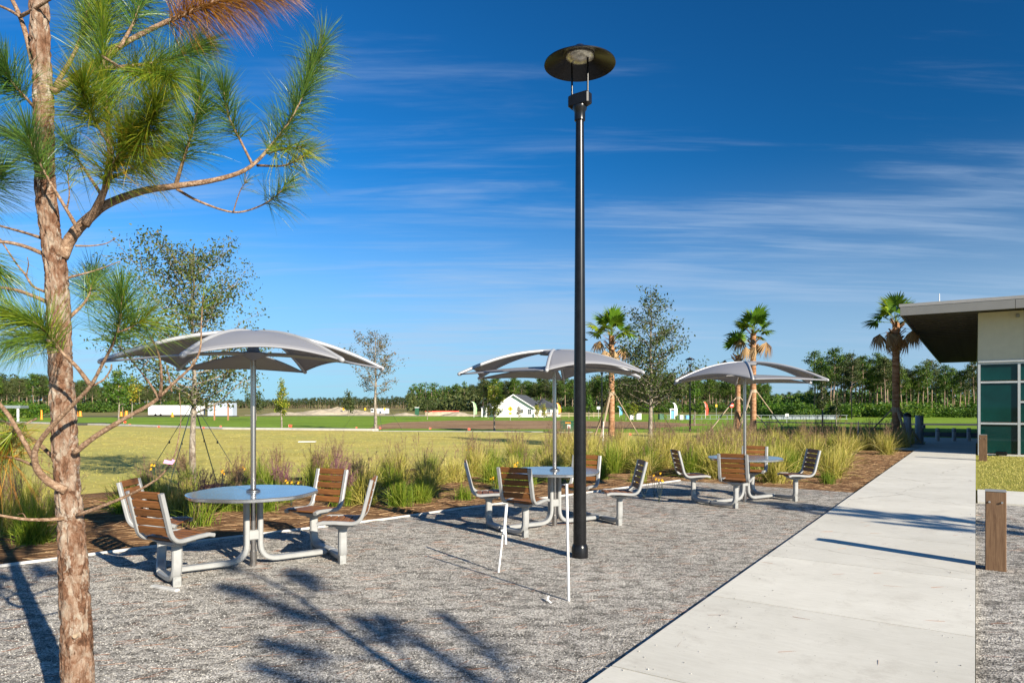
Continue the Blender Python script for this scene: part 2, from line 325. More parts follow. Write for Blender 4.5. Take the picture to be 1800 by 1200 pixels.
M['brace'] = mat_wood('brace timber', (0.28, 0.20, 0.13), (0.48, 0.37, 0.26), (8, 8, 1), 0.8)
M['black'] = plain('black lamp paint', (0.008, 0.008, 0.009), 0.26, 0.0, var=0.3, scale=12, spec=0.32)
M['lens'] = plain('lamp lens', (0.62, 0.58, 0.48), 0.08, 0.5, var=0.5, scale=16, bmp=0.5)
M['white'] = plain('white paint', (0.66, 0.655, 0.64), 0.5, var=0.06, scale=4)
M['strap'] = plain('dark strap', (0.02, 0.035, 0.025), 0.7)
M['needle'] = foliage('pine needle', [(0.0, (0.055, 0.125, 0.016)), (0.4, (0.13, 0.215, 0.016)), (0.75, (0.27, 0.31, 0.022)), (0.9, (0.46, 0.33, 0.03)), (1.0, (0.50, 0.20, 0.03))], 0.4, 0.3, 0.4)
M['needle_blue'] = foliage('pine needle cool', [(0.0, (0.035, 0.10, 0.030)), (0.5, (0.085, 0.18, 0.030)), (0.9, (0.20, 0.27, 0.035)), (1.0, (0.45, 0.22, 0.04))], 0.35, 0.3, 0.45)
M['needle_dead'] = foliage('dead pine needle', [(0.0, (0.16, 0.065, 0.014)), (0.5, (0.36, 0.15, 0.022)), (0.8, (0.52, 0.27, 0.035)), (1.0, (0.24, 0.22, 0.03))], 0.55, 0.3)
M['straw'] = foliage('fallen needle', [(0.0, (0.17, 0.06, 0.025)), (0.6, (0.34, 0.13, 0.05)), (1.0, (0.42, 0.25, 0.13))], 0.7, 0.0)
M['strawbed'] = foliage('bed straw', [(0.0, (0.09, 0.045, 0.022)), (0.5, (0.24, 0.135, 0.065)), (1.0, (0.42, 0.29, 0.16))], 0.8, 0.0)
M['pinebark'] = mat_bark('pine bark', [(0.28, (0.055, 0.028, 0.017)), (0.42, (0.16, 0.080, 0.046)), (0.54, (0.25, 0.165, 0.115)), (0.72, (0.34, 0.285, 0.225))], (1, 1, 0.55), 30, 1.0, (0.42, 0.37, 0.31))
M['twig'] = mat_bark('pine twig bark', [(0.3, (0.12, 0.068, 0.040)), (0.55, (0.26, 0.165, 0.105)), (0.75, (0.43, 0.31, 0.22))], (1, 1, 1), 90, 0.5)
M['oakbark'] = mat_bark('oak bark', [(0.3, (0.11, 0.09, 0.07)), (0.55, (0.25, 0.21, 0.165)), (0.75, (0.40, 0.355, 0.29))], (1, 1, 0.5), 24, 0.4)
M['farbark'] = plain('far pine bark', (0.24, 0.165, 0.115), 0.9, var=0.5, scale=1.5)
M['palmbark'] = mat_bark('palm trunk', [(0.3, (0.17, 0.075, 0.035)), (0.55, (0.36, 0.19, 0.10)), (0.75, (0.50, 0.33, 0.21))], (0.5, 0.5, 2.2), 9, 0.8)
M['oakleaf'] = foliage('oak leaf', [(0.0, (0.028, 0.050, 0.012)), (0.55, (0.068, 0.098, 0.022)), (0.86, (0.14, 0.155, 0.04)), (1.0, (0.17, 0.09, 0.03))], 0.6, 0.25, 0.2)
M['mapleleaf'] = foliage('yellowing leaf', [(0.0, (0.11, 0.18, 0.02)), (0.6, (0.24, 0.27, 0.03)), (0.9, (0.46, 0.36, 0.04)), (1.0, (0.48, 0.20, 0.03))], 0.5, 0.35)
M['redleaf'] = foliage('turning leaf', [(0.0, (0.05, 0.065, 0.02)), (0.6, (0.12, 0.10, 0.03)), (1.0, (0.26, 0.12, 0.04))], 0.5, 0.3)
M['farpine'] = foliage('far pine crown', [(0.0, (0.022, 0.060, 0.009)), (0.5, (0.055, 0.110, 0.012)), (1.0, (0.13, 0.175, 0.018))], 0.6, 0.2)
M['farpine_dull'] = foliage('far pine crown dull', [(0.0, (0.025, 0.042, 0.014)), (0.5, (0.052, 0.075, 0.020)), (1.0, (0.105, 0.11, 0.03))], 0.6, 0.2)
M['shrub'] = foliage('shrub leaf', [(0.0, (0.03, 0.08, 0.010)), (0.6, (0.08, 0.165, 0.015)), (1.0, (0.20, 0.25, 0.025))], 0.5, 0.35)
M['frond'] = foliage('palm frond', [(0.0, (0.045, 0.12, 0.010)), (0.5, (0.13, 0.24, 0.016)), (0.9, (0.32, 0.36, 0.028)), (1.0, (0.46, 0.36, 0.05))], 0.4, 0.35, 0.45)
M['frond_dead'] = foliage('dead palm frond', [(0.0, (0.24, 0.12, 0.05)), (0.6, (0.42, 0.27, 0.13)), (1.0, (0.58, 0.43, 0.25))], 0.7, 0.3)
M['blade'] = foliage('grass blade', [(0.0, (0.12, 0.155, 0.018)), (0.22, (0.26, 0.27, 0.035)), (0.5, (0.46, 0.40, 0.085)), (0.85, (0.62, 0.51, 0.18)), (1.0, (0.66, 0.52, 0.25))], 0.5, 0.35, 0.25)
M['blade_green'] = foliage('fresh grass blade', [(0.0, (0.07, 0.135, 0.010)), (0.5, (0.17, 0.25, 0.018)), (1.0, (0.42, 0.42, 0.07))], 0.5, 0.4, 0.25)
M['turf'] = foliage('turf blade', [(0.0, (0.27, 0.27, 0.055)), (0.4, (0.40, 0.36, 0.09)), (0.8, (0.50, 0.43, 0.14)), (1.0, (0.56, 0.48, 0.20))], 0.7, 0.2, 0.1)
M['plume'] = foliage('grass plume', [(0.0, (0.18, 0.10, 0.075)), (0.6, (0.30, 0.19, 0.12)), (1.0, (0.42, 0.31, 0.18))], 0.8, 0.45)
M['plume_pink'] = foliage('pink grass plume', [(0.0, (0.20, 0.08, 0.10)), (0.6, (0.32, 0.14, 0.18)), (1.0, (0.40, 0.24, 0.20))], 0.8, 0.45)
M['daisy'] = plain('yellow petal', (0.75, 0.42, 0.01), 0.6, var=0.1)
M['red'] = plain('red marker', (0.75, 0.05, 0.02), 0.6, var=0.1); M['pink'] = plain('pink ribbon', (0.80, 0.35, 0.62), 0.5, var=0.1)
M['orange'] = plain('orange plastic', (0.85, 0.28, 0.02), 0.6, var=0.1); M['yellow'] = plain('sign yellow', (0.75, 0.42, 0.01), 0.5, var=0.05)
M['blue'] = plain('banner blue', (0.10, 0.33, 0.58), 0.6, var=0.1); M['teal'] = plain('banner green', (0.25, 0.45, 0.20), 0.6, var=0.3, scale=2)
M['boxgreen'] = plain('utility green', (0.015, 0.085, 0.040), 0.5, var=0.15)
M['shingle'] = plain('roof shingle', (0.055, 0.058, 0.066), 0.85, var=0.35, scale=5)
M['siding'] = plain('white siding', (0.80, 0.79, 0.77), 0.6, var=0.04, scale=2)
M['container'] = plain('grey container', (0.38, 0.43, 0.50), 0.6, var=0.1, scale=1)
M['rust'] = plain('rusty post', (0.35, 0.16, 0.08), 0.8)
M['pane'] = plain('dark pane', (0.03, 0.04, 0.05), 0.08, var=0.2)
M['fascia'] = plain('fascia metal', (0.21, 0.205, 0.195), 0.5, 0.2, var=0.06, scale=2); M['flash'] = plain('roof flashing', (0.36, 0.34, 0.32), 0.4, 0.3, var=0.06)
M['stucco'] = plain('cream stucco', (0.60, 0.55, 0.42), 0.9, var=0.05, scale=5, bmp=0.25, bscale=140)
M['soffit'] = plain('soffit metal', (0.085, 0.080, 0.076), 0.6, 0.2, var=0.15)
M['mullion'] = plain('window frame metal', (0.52, 0.53, 0.53), 0.4, 0.4, var=0.06)
M['glass'] = plain('teal glass', (0.002, 0.034, 0.031), 0.03, 0.0, var=0.35, scale=0.8, spec=0.35)
M['slate'] = plain('grey metal post', (0.22, 0.25, 0.27), 0.5, 0.3, var=0.15)
M['bollard'] = plain('concrete bollard', (0.42, 0.42, 0.41), 0.8, var=0.12)

# ------------------------------------------------------------------ ground
def sheet(name, pts, z, m, kind='structure'):
    mb = MB(); mb.add([(p[0], p[1], z) for p in pts], [tuple(range(len(pts)))]); o = mb.build(name, m); o['kind'] = kind; return o
sheet('ground', [(-2600, -1200), (2600, -1200), (2600, 3200), (-2600, 3200)], -0.012, M['field'])
EDGE = [(-13.5, -0.9), (-9.0, 3.25), (-5.1, 6.81), (-4.16, 7.68), (-3.1, 8.55), (-1.76, 9.68), (-0.88, 10.6), (0.9, 12.2), (3.63, 14.75)]
bed_back = [(-17.5, 3.0), (-6.8, 13.6), (-1.0, 19.3), (5.0, 25.0), (9.5, 29.0), (13.4, 31.6)]
lp = lambda t: ST(-1.83, t)
lawn_far = [G(-420, 738), G(0, 742.5), G(200, 748), G(400, 754.5), G(660, 757), G(900, 758), G(1040, 759)]
sheet('lawn', [(-60, -25), (-13.5, -25)]+[(-20, 0)]+bed_back+[(22, 34), (22, 40)]+[(p.x, p.y) for p in reversed(lawn_far)], -0.004, M['lawn'])
sheet('green_verge', [(p.x, p.y) for p in lawn_far]+[(22, 40), (13.4, 31.6), (20, 28), (60, 70), (150, 140), (90, 145), (20, 150), (-60, 108), (-170, 95)], -0.0085, M['green'])
sheet('bare_soil', [tuple(G(x, y)[:2]) for x, y in ((640, 756), (700, 752.5), (860, 754), (1130, 753), (1260, 746), (1150, 741), (980, 739), (800, 738.5), (690, 742), (660, 748))], -0.0045, M['soil'])
sheet('mulch_bed', EDGE[::-1][::-1]+[(6.35, 12.75)]+[tuple(lp(t)[:2]) for t in (14.2, 20, 28, 34)]+bed_back[::-1]+[(-22, -1)], 0.002, M['mulch'])
sheet('gravel_court', EDGE+[tuple(lp(14.1)[:2])]+[tuple(lp(-12)[:2])]+[(-14, -12)], 0.008, M['gravel'])
sheet('gravel_strip', [tuple(ST(s, t)[:2]) for s, t in ((0, -12), (25, -12), (25, 13.7), (0, 13.7))], 0.006, M['gravel'])
sheet('lawn_patch', [tuple(ST(s, t)[:2]) for s, t in ((0, 15.8), (25, 15.8), (25, 27.2), (0, 27.2))], 0.012, M['patch'])
# concrete path, one slab at a time
pathr = empty('concrete_path'); pathr['kind'] = 'structure'
mb = MB(); mb.box((0, 0, 0), (1.815, 46.5, 0.05)); jo = mb.build('joint_bed', M['asphalt'], pathr); jo.location = ST(-0.915, 12.7, -0.003); jo.rotation_euler = (0, 0, math.atan2(DS.y, DS.x))
def slab(s0, s1, t0, t1, parent, z=0.035):
    c = ST((s0+s1)/2, (t0+t1)/2, z-0.06); mb = MB(); mb.box((0, 0, 0), (s1-s0-0.008, t1-t0-0.016, 0.12), 0)
    o = mb.build('slab', M['concrete'], parent); o.location = c; o.rotation_euler = (0, 0, math.atan2(DS.y, DS.x)); return o
t = 5.62-1.86*8
while t < 36: slab(-1.83, 0.0, t, t+1.86, pathr); t += 1.86
sidep = empty('side_path'); sidep['kind'] = 'structure'
for k in range(8): slab(0.02+k*1.9, 1.92+k*1.9, 13.75, 15.8, sidep, 0.030)
plaza = empty('plaza'); plaza['kind'] = 'structure'
for k in range(5):
    for q in range(2): slab(-3.9+k*3.2, -0.7+k*3.2, 36.2+q*2.6, 38.8+q*2.6, plaza, 0.03)
slab(-3.6, -1.84, 29.3, 33.2, plaza, 0.032)
sheet('road', [tuple(ST(s, t)[:2]) for s, t in ((-5, 44), (30, 42), (30, 50), (-5, 51))], 0.004, M['asphalt'])
sheet('far_road', [tuple(G(x, y)[:2]) for x, y in ((1330, 742), (1560, 746), (1740, 748), (1740, 744.5), (1560, 743.5), (1330, 740.4))], 0.004, M['asphalt'])
# edging strip of the gravel court
mb = MB(); mb.bar([Vector((x, y, 0.008)) for x, y in EDGE], (0, 0, 1), 0.05, 0.038); tag(mb.build('edging_strip', M['edge']), 'thin pale concrete edging between gravel court and planting bed', 'edging')
# kerb behind the lawn, with its drain inlet
mb = MB(); kp = [p+Vector((0, 0, 0.06)) for p in lawn_far[:5]]; mb.bar(kp, (0, 0, 1), 0.16, 0.9); kerb = mb.build('kerb', M['kerb']); tag(kerb, 'long pale concrete kerb along the far side of the lawn', 'kerb')
g = G(158, 747); mb = MB(); mb.box((g.x, g.y-0.1, 0.10), (2.6, 0.5, 0.20), R(25)); tag(mb.build('drain_inlet', M['asphalt']), 'dark storm drain opening in the pale kerb', 'drain')
mb = MB(); kp = [Vector((p.x, p.y-0.25, 0.0)) for p in lawn_far[4:]]; mb.bar(kp, (0, 0, 1), 0.03, 0.9); tag(mb.build('pale_sidewalk_edge', M['kerb']), 'low pale concrete strip where dry lawn meets bare soil', 'kerb')

# ------------------------------------------------------------------ tables with fixed seats
def copy_tree(o, parent=None):
    c = o.copy(); COL.objects.link(c); c.parent = parent
    for ch in list(o.children): copy_tree(ch, c)
    return c
def arc(p0, p1, p2, n=6):
    p0, p1, p2 = Vector(p0), Vector(p1), Vector(p2)
    return [p0*(1-q)**2+p1*2*q*(1-q)+p2*q*q for q in [i/n for i in range(n+1)]]
SEAT_W = 0.45
def make_seat(parent, x, y, face):
    fr = MB()
    prof = [(0.215, 0.437), (0.16, 0.452), (0.05, 0.450)]+[(q.x, q.z) for q in arc((-0.09, 0, 0.440), (-0.205, 0, 0.428), (-0.232, 0, 0.54), 7)]+[(-0.262, 0.66), (-0.315, 0.868)]
    for sy in (-1, 1):
        fr.bar([(a, sy*(SEAT_W/2-0.02), z) for a, z in prof], (0, 1, 0), 0.050, 0.036)
    for a in (-0.10, 0.11): fr.bar([(a, -SEAT_W/2+0.03, 0.432), (a, -0.10, 0.412), (a, 0.10, 0.412), (a, SEAT_W/2-0.03, 0.432)], (1, 0, 0), 0.05, 0.018)
    fr.box((0.0, 0, 0.398), (0.25, 0.20, 0.022), bev=0.006); fr.box((0.0, 0, 0.378), (0.12, 0.12, 0.03), bev=0.006)
    s = fr.build('seat', M['alu'], parent, smooth=35); s.location = (x, y, 0); s.rotation_euler = (0, 0, face)
    L = SEAT_W-0.088
    for k in range(5):
        mb = MB(); mb.box((0, 0, 0), (L, 0.066, 0.020), bev=0.005); o = mb.build('slat', M['slat'], s)
        o.location = (0.178-k*0.0755, 0, 0.452-0.001*k); o.rotation_euler = (0, 0, R(90))
    bx0, bz0, bx1, bz1 = -0.232, 0.535, -0.309, 0.845
    for k in range(5):
        q = k/4; mb = MB(); mb.box((0, 0, 0), (L, 0.066, 0.020), bev=0.005); o = mb.build('slat', M['slat'], s)
        o.location = (bx0+(bx1-bx0)*q, 0, bz0+(bz1-bz0)*q); o.rotation_euler = (R(90)-math.atan2(bx0-bx1, bz1-bz0), 0, R(90))
    return s
def make_table(loc, rz, label, grp):
    T = empty('picnic_table', loc, rz, label, 'picnic table', grp)
    n = 96; a_, p_ = 0.70, 1.36; out = []
    for k in range(n):
        a = 2*math.pi*k/n; c, s = math.cos(a), math.sin(a); r = min(0.615+0.02*abs(math.sin(2*a)), a_*(abs(c)**p_+abs(s)**p_)**(-1/p_)); out.append((r*c, r*s))
    def ring(sc, z): return [(x*sc, y*sc, z) for x, y in out]
    mb = MB(); v = ring(0.985, 0.708)+ring(1.0, 0.714)+ring(1.0, 0.738)+ring(0.988, 0.744)
    f = [tuple(range(n-1, -1, -1)), tuple(range(3*n, 4*n))]+[(k*n+i, k*n+(i+1) % n, (k+1)*n+(i+1) % n, (k+1)*n+i) for k in range(3) for i in range(n)]
    mb.add(v, f); mb.build('tabletop', M['top'], T, smooth=30)
    for sx in (-1, 1):
        mb = MB(); mb.bar([(sx*0.065, 0, 0.706), (sx*0.065, 0, 0.25)]+arc((sx*0.065, 0, 0.22), (sx*0.07, 0, 0.055), (sx*0.24, 0, 0.055))+[(sx*0.74, 0, 0.055)], (0, 1, 0), 0.085, 0.05)
        mb.build('base_leg', M['alu'], T, smooth=35)
        mb = MB()
        for sy in (-1, 1):
            X0, Y0 = 0.765, 0.435
            mb.bar([(sx*X0, sy*Y0, 0.37), (sx*X0, sy*Y0, 0.20)]+arc((sx*X0, sy*Y0, 0.19), (sx*(X0+0.005), sy*(Y0+0.01), 0.05), (sx*(X0+0.03), sy*(Y0-0.15), 0.05))+[(sx*(X0+0.06), sy*0.015, 0.048)], (sx*1, 0, 0), 0.085, 0.055)
        mb.build('foot_rail', M['alu'], T, smooth=35)
        for sy in (-1, 1):
            mb = MB(); mb.box((sx*0.765, sy*0.425, 0.035), (0.07, 0.06, 0.11), bev=0.006); mb.build('foot_block', M['steel'], T)
            make_seat(T, sx*0.765, sy*0.435, math.atan2(-sy*0.435, -sx*0.765))
    mb = MB(); mb.tube([(0, 0, 0), (0, 0, 0.15)], 0.033, 16); mb.tube([(0, 0, 0.15), (0, 0, 0.705)], 0.026, 16); mb.build('pole_sleeve', M['pole'], T, smooth=40)
    mb = MB(); mb.box((0, 0, 0.31), (0.16, 0.07, 0.10), bev=0.012); mb.build('clamp', M['alu'], T)
    mb = MB(); mb.box((0, 0, 0.697), (0.34, 0.30, 0.016), bev=0.004); mb.build('mount_plate', M['steel'], T)
    for sx in (-1, 1): mb = MB(); mb.tube([(sx*0.065, -0.044, 0.66), (sx*0.065, -0.05, 0.66)], 0.009, 8); mb.build('bolt', M['steel'], T)
    return T
def mat_top():
    m, t, b, l = new_mat('metal tabletop'); co = coords(t, l); f = noise_n(t, l, co, 7, 8, 0.7); g = noise_n(t, l, co, 260, 3)
    l(ramp(t, f, [(0.3, (0.40, 0.41, 0.43)), (0.7, (0.52, 0.53, 0.55))], l), b.inputs['Base Color']); b.inputs['Metallic'].default_value = 0.85
    l(ramp(t, f, [(0.3, (0.14, 0.14, 0.14)), (0.75, (0.26, 0.26, 0.26))], l), b.inputs['Roughness']); bump(t, l, b, g, 0.03, 0.001); return m
M['top'] = mat_top()
TABLES = [((-2.60, 6.86, 0.008), R(35), 'nearest picnic table beside the pine trunk, blue sky mirrored in its top'),
          ((0.57, 9.14, 0.008), R(33), 'middle picnic table with four seats partly behind the tall black lamp post'),
          ((3.92, 11.5, 0.008), R(33), 'farthest picnic table near the concrete path, grasses right behind it')]
tabs = []
for i, (lc, rz, lb) in enumerate(TABLES):
    T = make_table(lc, rz, lb, 'picnic tables with four seats') if i == 0 else copy_tree(tabs[0])
    T.location = lc; T.rotation_euler = (0, 0, rz); T['label'] = lb; tabs.append(T)

# ------------------------------------------------------------------ petal umbrellas
UR, Z0, ZT = 1.31, 2.335, 2.01
def rib_z(r): return Z0-(Z0-ZT)*(max(r, 0)/UR)**2.0
def make_umbrella():
    U = empty('petal_umbrella', label='x', cat='umbrella', group='petal umbrellas over the tables')
    mb = MB(); mb.tube([(0, 0, 0.746), (0, 0, 2.20)], 0.027, 20); mb.build('pole', M['pole'], U, smooth=40)
    mb = MB(); mb.lathe([(0.028, 0.7465), (0.07, 0.748), (0.07, 0.757), (0.04, 0.775), (0.028, 0.776)], 24); mb.build('pole_collar', M['pole'], U, smooth=30)
    mb = MB(); mb.lathe([(0.027, 2.06), (0.045, 2.07), (0.17, 2.115), (0.19, 2.125), (0.06, 2.15), (0.04, 2.29)], 32); mb.build('hub', M['canopy'], U, smooth=30)
    mb = MB(); mb.lathe([(0.20, Z0-0.045), (0.215, Z0-0.012), (0.17, Z0+0.006), (0.0, Z0+0.012)], 36); mb.build('crown_cap', M['canopy'], U, smooth=30)
    nu, nv = 14, 17; c30 = math.cos(R(30))
    def patch(a0, zf, r0, dip, edge):
        v = []
        for i in range(nu):
            for j in range(nv):
                w_ = j/(nv-1); th = -R(30)+R(60)*w_; rm = UR*c30/math.cos(th)*(1-dip*math.cos(th/R(30)*math.pi/2)**1.0); u = i/(nu-1); r = r0+(rm-r0)*u
                z = zf(r, math.cos(th/R(30)*math.pi/2), u); a = a0+th; v.append((r*math.cos(a), r*math.sin(a), z))
        f = [(i*nv+j, (i+1)*nv+j, (i+1)*nv+j+1, i*nv+j+1) for i in range(nu-1) for j in range(nv-1)]
        m = MB(); m.add(v, f); me = m.mesh(edge, M['canopy'], 'all'); o = link(edge, me, U)
        md = o.modifiers.new('solid', 'SOLIDIFY'); md.thickness = 0.012; md.offset = 0
        # rolled hem along the outer edge
        h = MB(); h.tube([v[(nu-1)*nv+j] for j in range(nv)], 0.011, 8); link('hem', h.mesh('hem', M['canopy'], 'all'), o)
        return o
    for k in range(3):
        a = R(120*k)
        patch(a, lambda r, c, u: rib_z(r)+0.012*c*u, 0.05, 0.02, 'upper_petal')
        patch(a+R(60), lambda r, c, u: (2.125+(ZT-2.125)*u**1.6)+0.02*c*u**3-0.02*c*(1-u), 0.06, 0.12, 'lower_petal')
        for s in (-1, 1):
            q = a+s*R(30); pts = []; rad = []
            for i in range(16):
                u = i/15; r = 0.04+(UR+0.005-0.04)*u; aa = q-s*R(1.0); pts.append((r*math.cos(aa), r*math.sin(aa), rib_z(r)+0.006)); rad.append(0.021 if u < 0.97 else 0.026)
            e = pts[-1]; pts += [(e[0]*1.014, e[1]*1.014, e[2]-0.006), (e[0]*1.024, e[1]*1.024, e[2]-0.010)]; rad += [0.022, 0.010]
            mb = MB(); mb.tube(pts, rad, 10); mb.build('rib', M['rim'], U, smooth='all')
    return U
# heading of one upper petal's middle, seen from above
view = lambda p: math.atan2(-p[1], -p[0])
UMB = [(0, view(TABLES[0][0])+R(5), 'nearest grey petal umbrella, over the table beside the pine'),
       (1, view(TABLES[1][0])+R(25), 'middle grey petal umbrella, crossed by the tall black lamp post'),
       (2, view(TABLES[2][0])-R(24), 'farthest grey petal umbrella, in front of the palms')]
umb0 = make_umbrella()
for i, (k, a, lb) in enumerate(UMB):
    U = umb0 if i == 0 else copy_tree(umb0)
    U.location = TABLES[k][0]; U.rotation_euler = (0, 0, a); U['label'] = lb

# ------------------------------------------------------------------ lamp posts
def make_lamp(zr=5.22):
    L = empty('lamp_post', label='x', cat='lamp post', group='black lamp posts')
    mb = MB(); mb.lathe([(0.088, 0), (0.088, 0.10), (0.078, 0.13), (0.072, 0.14)], 28); mb.build('base_collar', M['black'], L, smooth=30)
    mb = MB(); mb.tube([(0, 0, 0.12), (0, 0, 1.7), (0, 0, zr-0.55)], [0.070, 0.064, 0.043], 28); mb.build('pole', M['black'], L, smooth=40)
    mb = MB(); mb.lathe([(0.046, zr-0.60), (0.058, zr-0.59), (0.058, zr-0.50), (0.075, zr-0.47), (0.075, zr-0.44)], 24); mb.build('pole_cap', M['black'], L, smooth=30)
    mb = MB(); mb.box((0.0, 0, zr-0.375), (0.25, 0.10, 0.15), bev=0.025); mb.build('bracket', M['black'], L, smooth=30)
    for sx in (-1, 1):
        mb = MB(); mb.tube([(sx*0.095, 0, zr-0.32), (sx*0.095, 0, zr+0.13)], 0.011, 10); mb.build('support_rod', M['black'], L, smooth=40)
    mb = MB(); pr = [(0.378, 0.0), (0.376, 0.012), (0.19, 0.115), (0.155, 0.135), (0.06, 0.15), (0.05, 0.20), (0.0, 0.205)]; inn = [(0.0, 0.10), (0.15, 0.098), (0.18, 0.085), (0.370, 0.004)]
    mb.lathe([(r, z+zr) for r, z in [(0.370, 0.004)]+pr], 56, cap=False); mb.lathe([(r, z+zr) for r, z in inn[::-1]], 56, cap=False); mb.build('shade', M['black'], L, smooth=30)
    mb = MB(); mb.lathe([(0.0, zr+0.03), (0.05, zr+0.034), (0.10, zr+0.05), (0.145, zr+0.075), (0.155, zr+0.0965)], 36); mb.build('lens', M['lens'], L, smooth='all')
    return L
lamp0 = make_lamp()
for i, (lc, rz, sc, lb) in enumerate([((0.72, 7.25, 0.008), R(-35), 1, 'tall black lamp post with dish shade in the gravel court'),
        ((3.75, 37, 0), 0, 1, 'far black lamp post whose shade peeks over the middle umbrella'),
        (tuple(P(1058, 715, 44)[:2])+(0,), 0, 0.78, 'far black lamp post just left of the braced palm'),
        (tuple(P(1213, 715, 45)[:2])+(0,), 0, 0.90, 'far black lamp post left of the farthest umbrella'),
        (tuple(P(1497, 715, 92)[:2])+(0,), 0, 0.85, 'far thin black lamp post among the pines by the road')]):
    L = lamp0 if i == 0 else copy_tree(lamp0)
    L.location = lc; L.rotation_euler = (0, 0, rz); L.scale = (sc,)*3; L['label'] = lb

# ------------------------------------------------------------------ posts and stakes
def wood_post(t, s, h, wd, lb):
    o = empty('timber_bollard', ST(s, t, 0), math.atan2(DS.y, DS.x), lb, 'bollard', 'timber bollards beside the path')
    mb = MB(); mb.box((0, 0, h/2), (wd, wd, h), bev=0.008); mb.build('timber', M['post'], o)
    mb = MB(); mb.box((0, 0, h+0.005), (wd+0.004, wd+0.004, 0.008)); mb.build('cap', M['alu'], o)
    for sx in (-1, 1): mb = MB(); mb.tube([(sx*wd*0.3, -wd/2-0.001, h*0.87), (sx*wd*0.3, -wd/2-0.012, h*0.87)], 0.010, 8); mb.build('bolt', M['steel'], o)
wood_post(8.22, 0.16, 0.775, 0.168, 'large square timber bollard at the right edge of the path')
wood_post(24.4, 0.17, 0.78, 0.20, 'small timber bollard in front of the teal windows')
def stake(pts, r, lb, nm='white_stake'):
    mb = MB(); mb.tube(pts, r, 10); o = mb.build(nm, M['white'], smooth=40); tag(o, lb, 'stake', 'white stakes in the gravel'); return o
stake([P(1000, 1057, 5.61)-Vector((0, 0, 0.05)), P(998, 950, 5.60), P(996, 850, 5.58)], 0.0115, 'straight white stake standing in front of the black lamp post')
g = G(875, 1007); top = Vector((g.x+0.085, g.y+0.03, 0.66)); mid = g.lerp(top, 0.62)
mb = MB(); mb.tube([g-Vector((0, 0, 0.05)), mid], 0.0105, 10); mb.tube([mid-Vector((-0.006, 0.02, 0.03)), top], 0.015, 10); mb.tube([mid+Vector((0.026, -0.02, -0.13)), mid+Vector((0.018, -0.02, 0.05))], 0.011, 8); mb.tube([mid+Vector((-0.02, -0.02, 0.0)), mid+Vector((0.03, -0.02, 0.01))], 0.012, 8)
tag(mb.build('white_stake', M['white'], smooth=40), 'leaning white stake mended with a tied splint, left of the lamp post', 'stake', 'white stakes in the gravel')
g = G(962, 1058); mb = MB(); mb.bar([g+Vector((0.0, 0, 0.012)), g+Vector((0.012, 0.01, 0.05)), g+Vector((0.0, -0.02, 0.03)), g+Vector((0.03, -0.06, 0.012))], (1, 0, 0.3), 0.016, 0.003)
tag(mb.build('plastic_scrap', M['white']), 'twisted scrap of white plastic lying by the straight stake', 'scrap')
g = G(290, 1036); mb = MB(); mb.box((g.x, g.y, 0.012), (0.34, 0.05, 0.03), R(-28), bev=0.006); tag(mb.build('concrete_sliver', M['edge']), 'pale concrete sliver in the gravel below the nearest seat', 'concrete')

# ------------------------------------------------------------------ building at the end of the path
B = empty('park_building', ST(0.06, 27.3, 0), math.atan2(DS.y, DS.x), 'low modern building with teal windows, cream wall and deep roof overhang', 'building')
def bpart(name, c, d, m, parent=None, bev=0.0):
    mb = MB(); mb.box((0, 0, 0), d, bev=bev); o = mb.build(name, m, parent or B); o.location = c; return o
WL, WD = 16.0, 30.0
bpart('upper_wall', (WL/2, WD/2, 3.885), (WL, WD, 1.63), M['stucco'])
for k in range(13): bpart('panel_joint', (1.22*(k+1), -0.001, 3.885), (0.012, 0.006, 1.62), M['fascia'])
bpart('wall_base_trim', (WL/2, -0.02, 3.085), (WL, 0.05, 0.05), M['mullion'])
bpart('corner_post', (0.03, 0.03, 1.53), (0.07, 0.07, 3.06), M['mullion'])
bpart('back_wall', (WL/2, WD-0.1, 1.53), (WL-0.2, 0.2, 3.05), M['stucco'])
bpart('sill', (WL/2, 0.02, 0.03), (WL, 0.12, 0.07), M['concrete'])
bpart('interior_floor', (WL/2, WD/2, 0.012), (WL-0.4, WD-0.4, 0.02), M['concrete'])
zs = [0.07, 1.09, 2.44, 3.055]
for k in range(15):
    x0, x1 = 0.07+k*1.055, 0.07+(k+1)*1.055-0.07
    bpart('mullion', (x1+0.035, 0.06, 1.565), (0.07, 0.09, 2.99), M['mullion'])
    rows = zs if k == 0 else [0.07, 1.09, 1.79, 2.44, 3.055]
    for a, b in zip(rows[:-1], rows[1:]):
        bpart('pane', ((x0+x1)/2, 0.075, (a+b)/2), (x1-x0, 0.012, b-a-0.07), M['glass'])
        bpart('transom', ((x0+x1)/2, 0.06, b-0.03), (x1-x0-0.002, 0.085, 0.062), M['mullion'])
for k in range(14):                                       # side along the path
    y0 = 0.10+k*2.1
    bpart('mullion', (0.05, y0+2.07, 1.565), (0.085, 0.07, 2.99), M['mullion'])
    for a, b in zip(zs[:-1], zs[1:]):
        bpart('pane', (0.065, y0+1.0, (a+b)/2), (0.012, 1.98, b-a-0.07), M['glass'])
        bpart('transom', (0.05, y0+1.0, b-0.03), (0.08, 1.98, 0.062), M['mullion'])
rx0, rx1 = -2.16, WL+0.5
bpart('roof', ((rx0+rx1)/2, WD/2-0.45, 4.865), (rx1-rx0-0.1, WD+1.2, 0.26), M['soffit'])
for k in range(6):
    seg = (rx1-rx0)/6; bpart('fascia_panel', (rx0+seg*(k+0.5), -1.08, 4.79), (seg-0.012, 0.05, 0.28), M['fascia'])
bpart('roof_flashing', ((rx0+rx1)/2, -1.07, 4.985), (rx1-rx0+0.06, 0.09, 0.10), M['flash'])
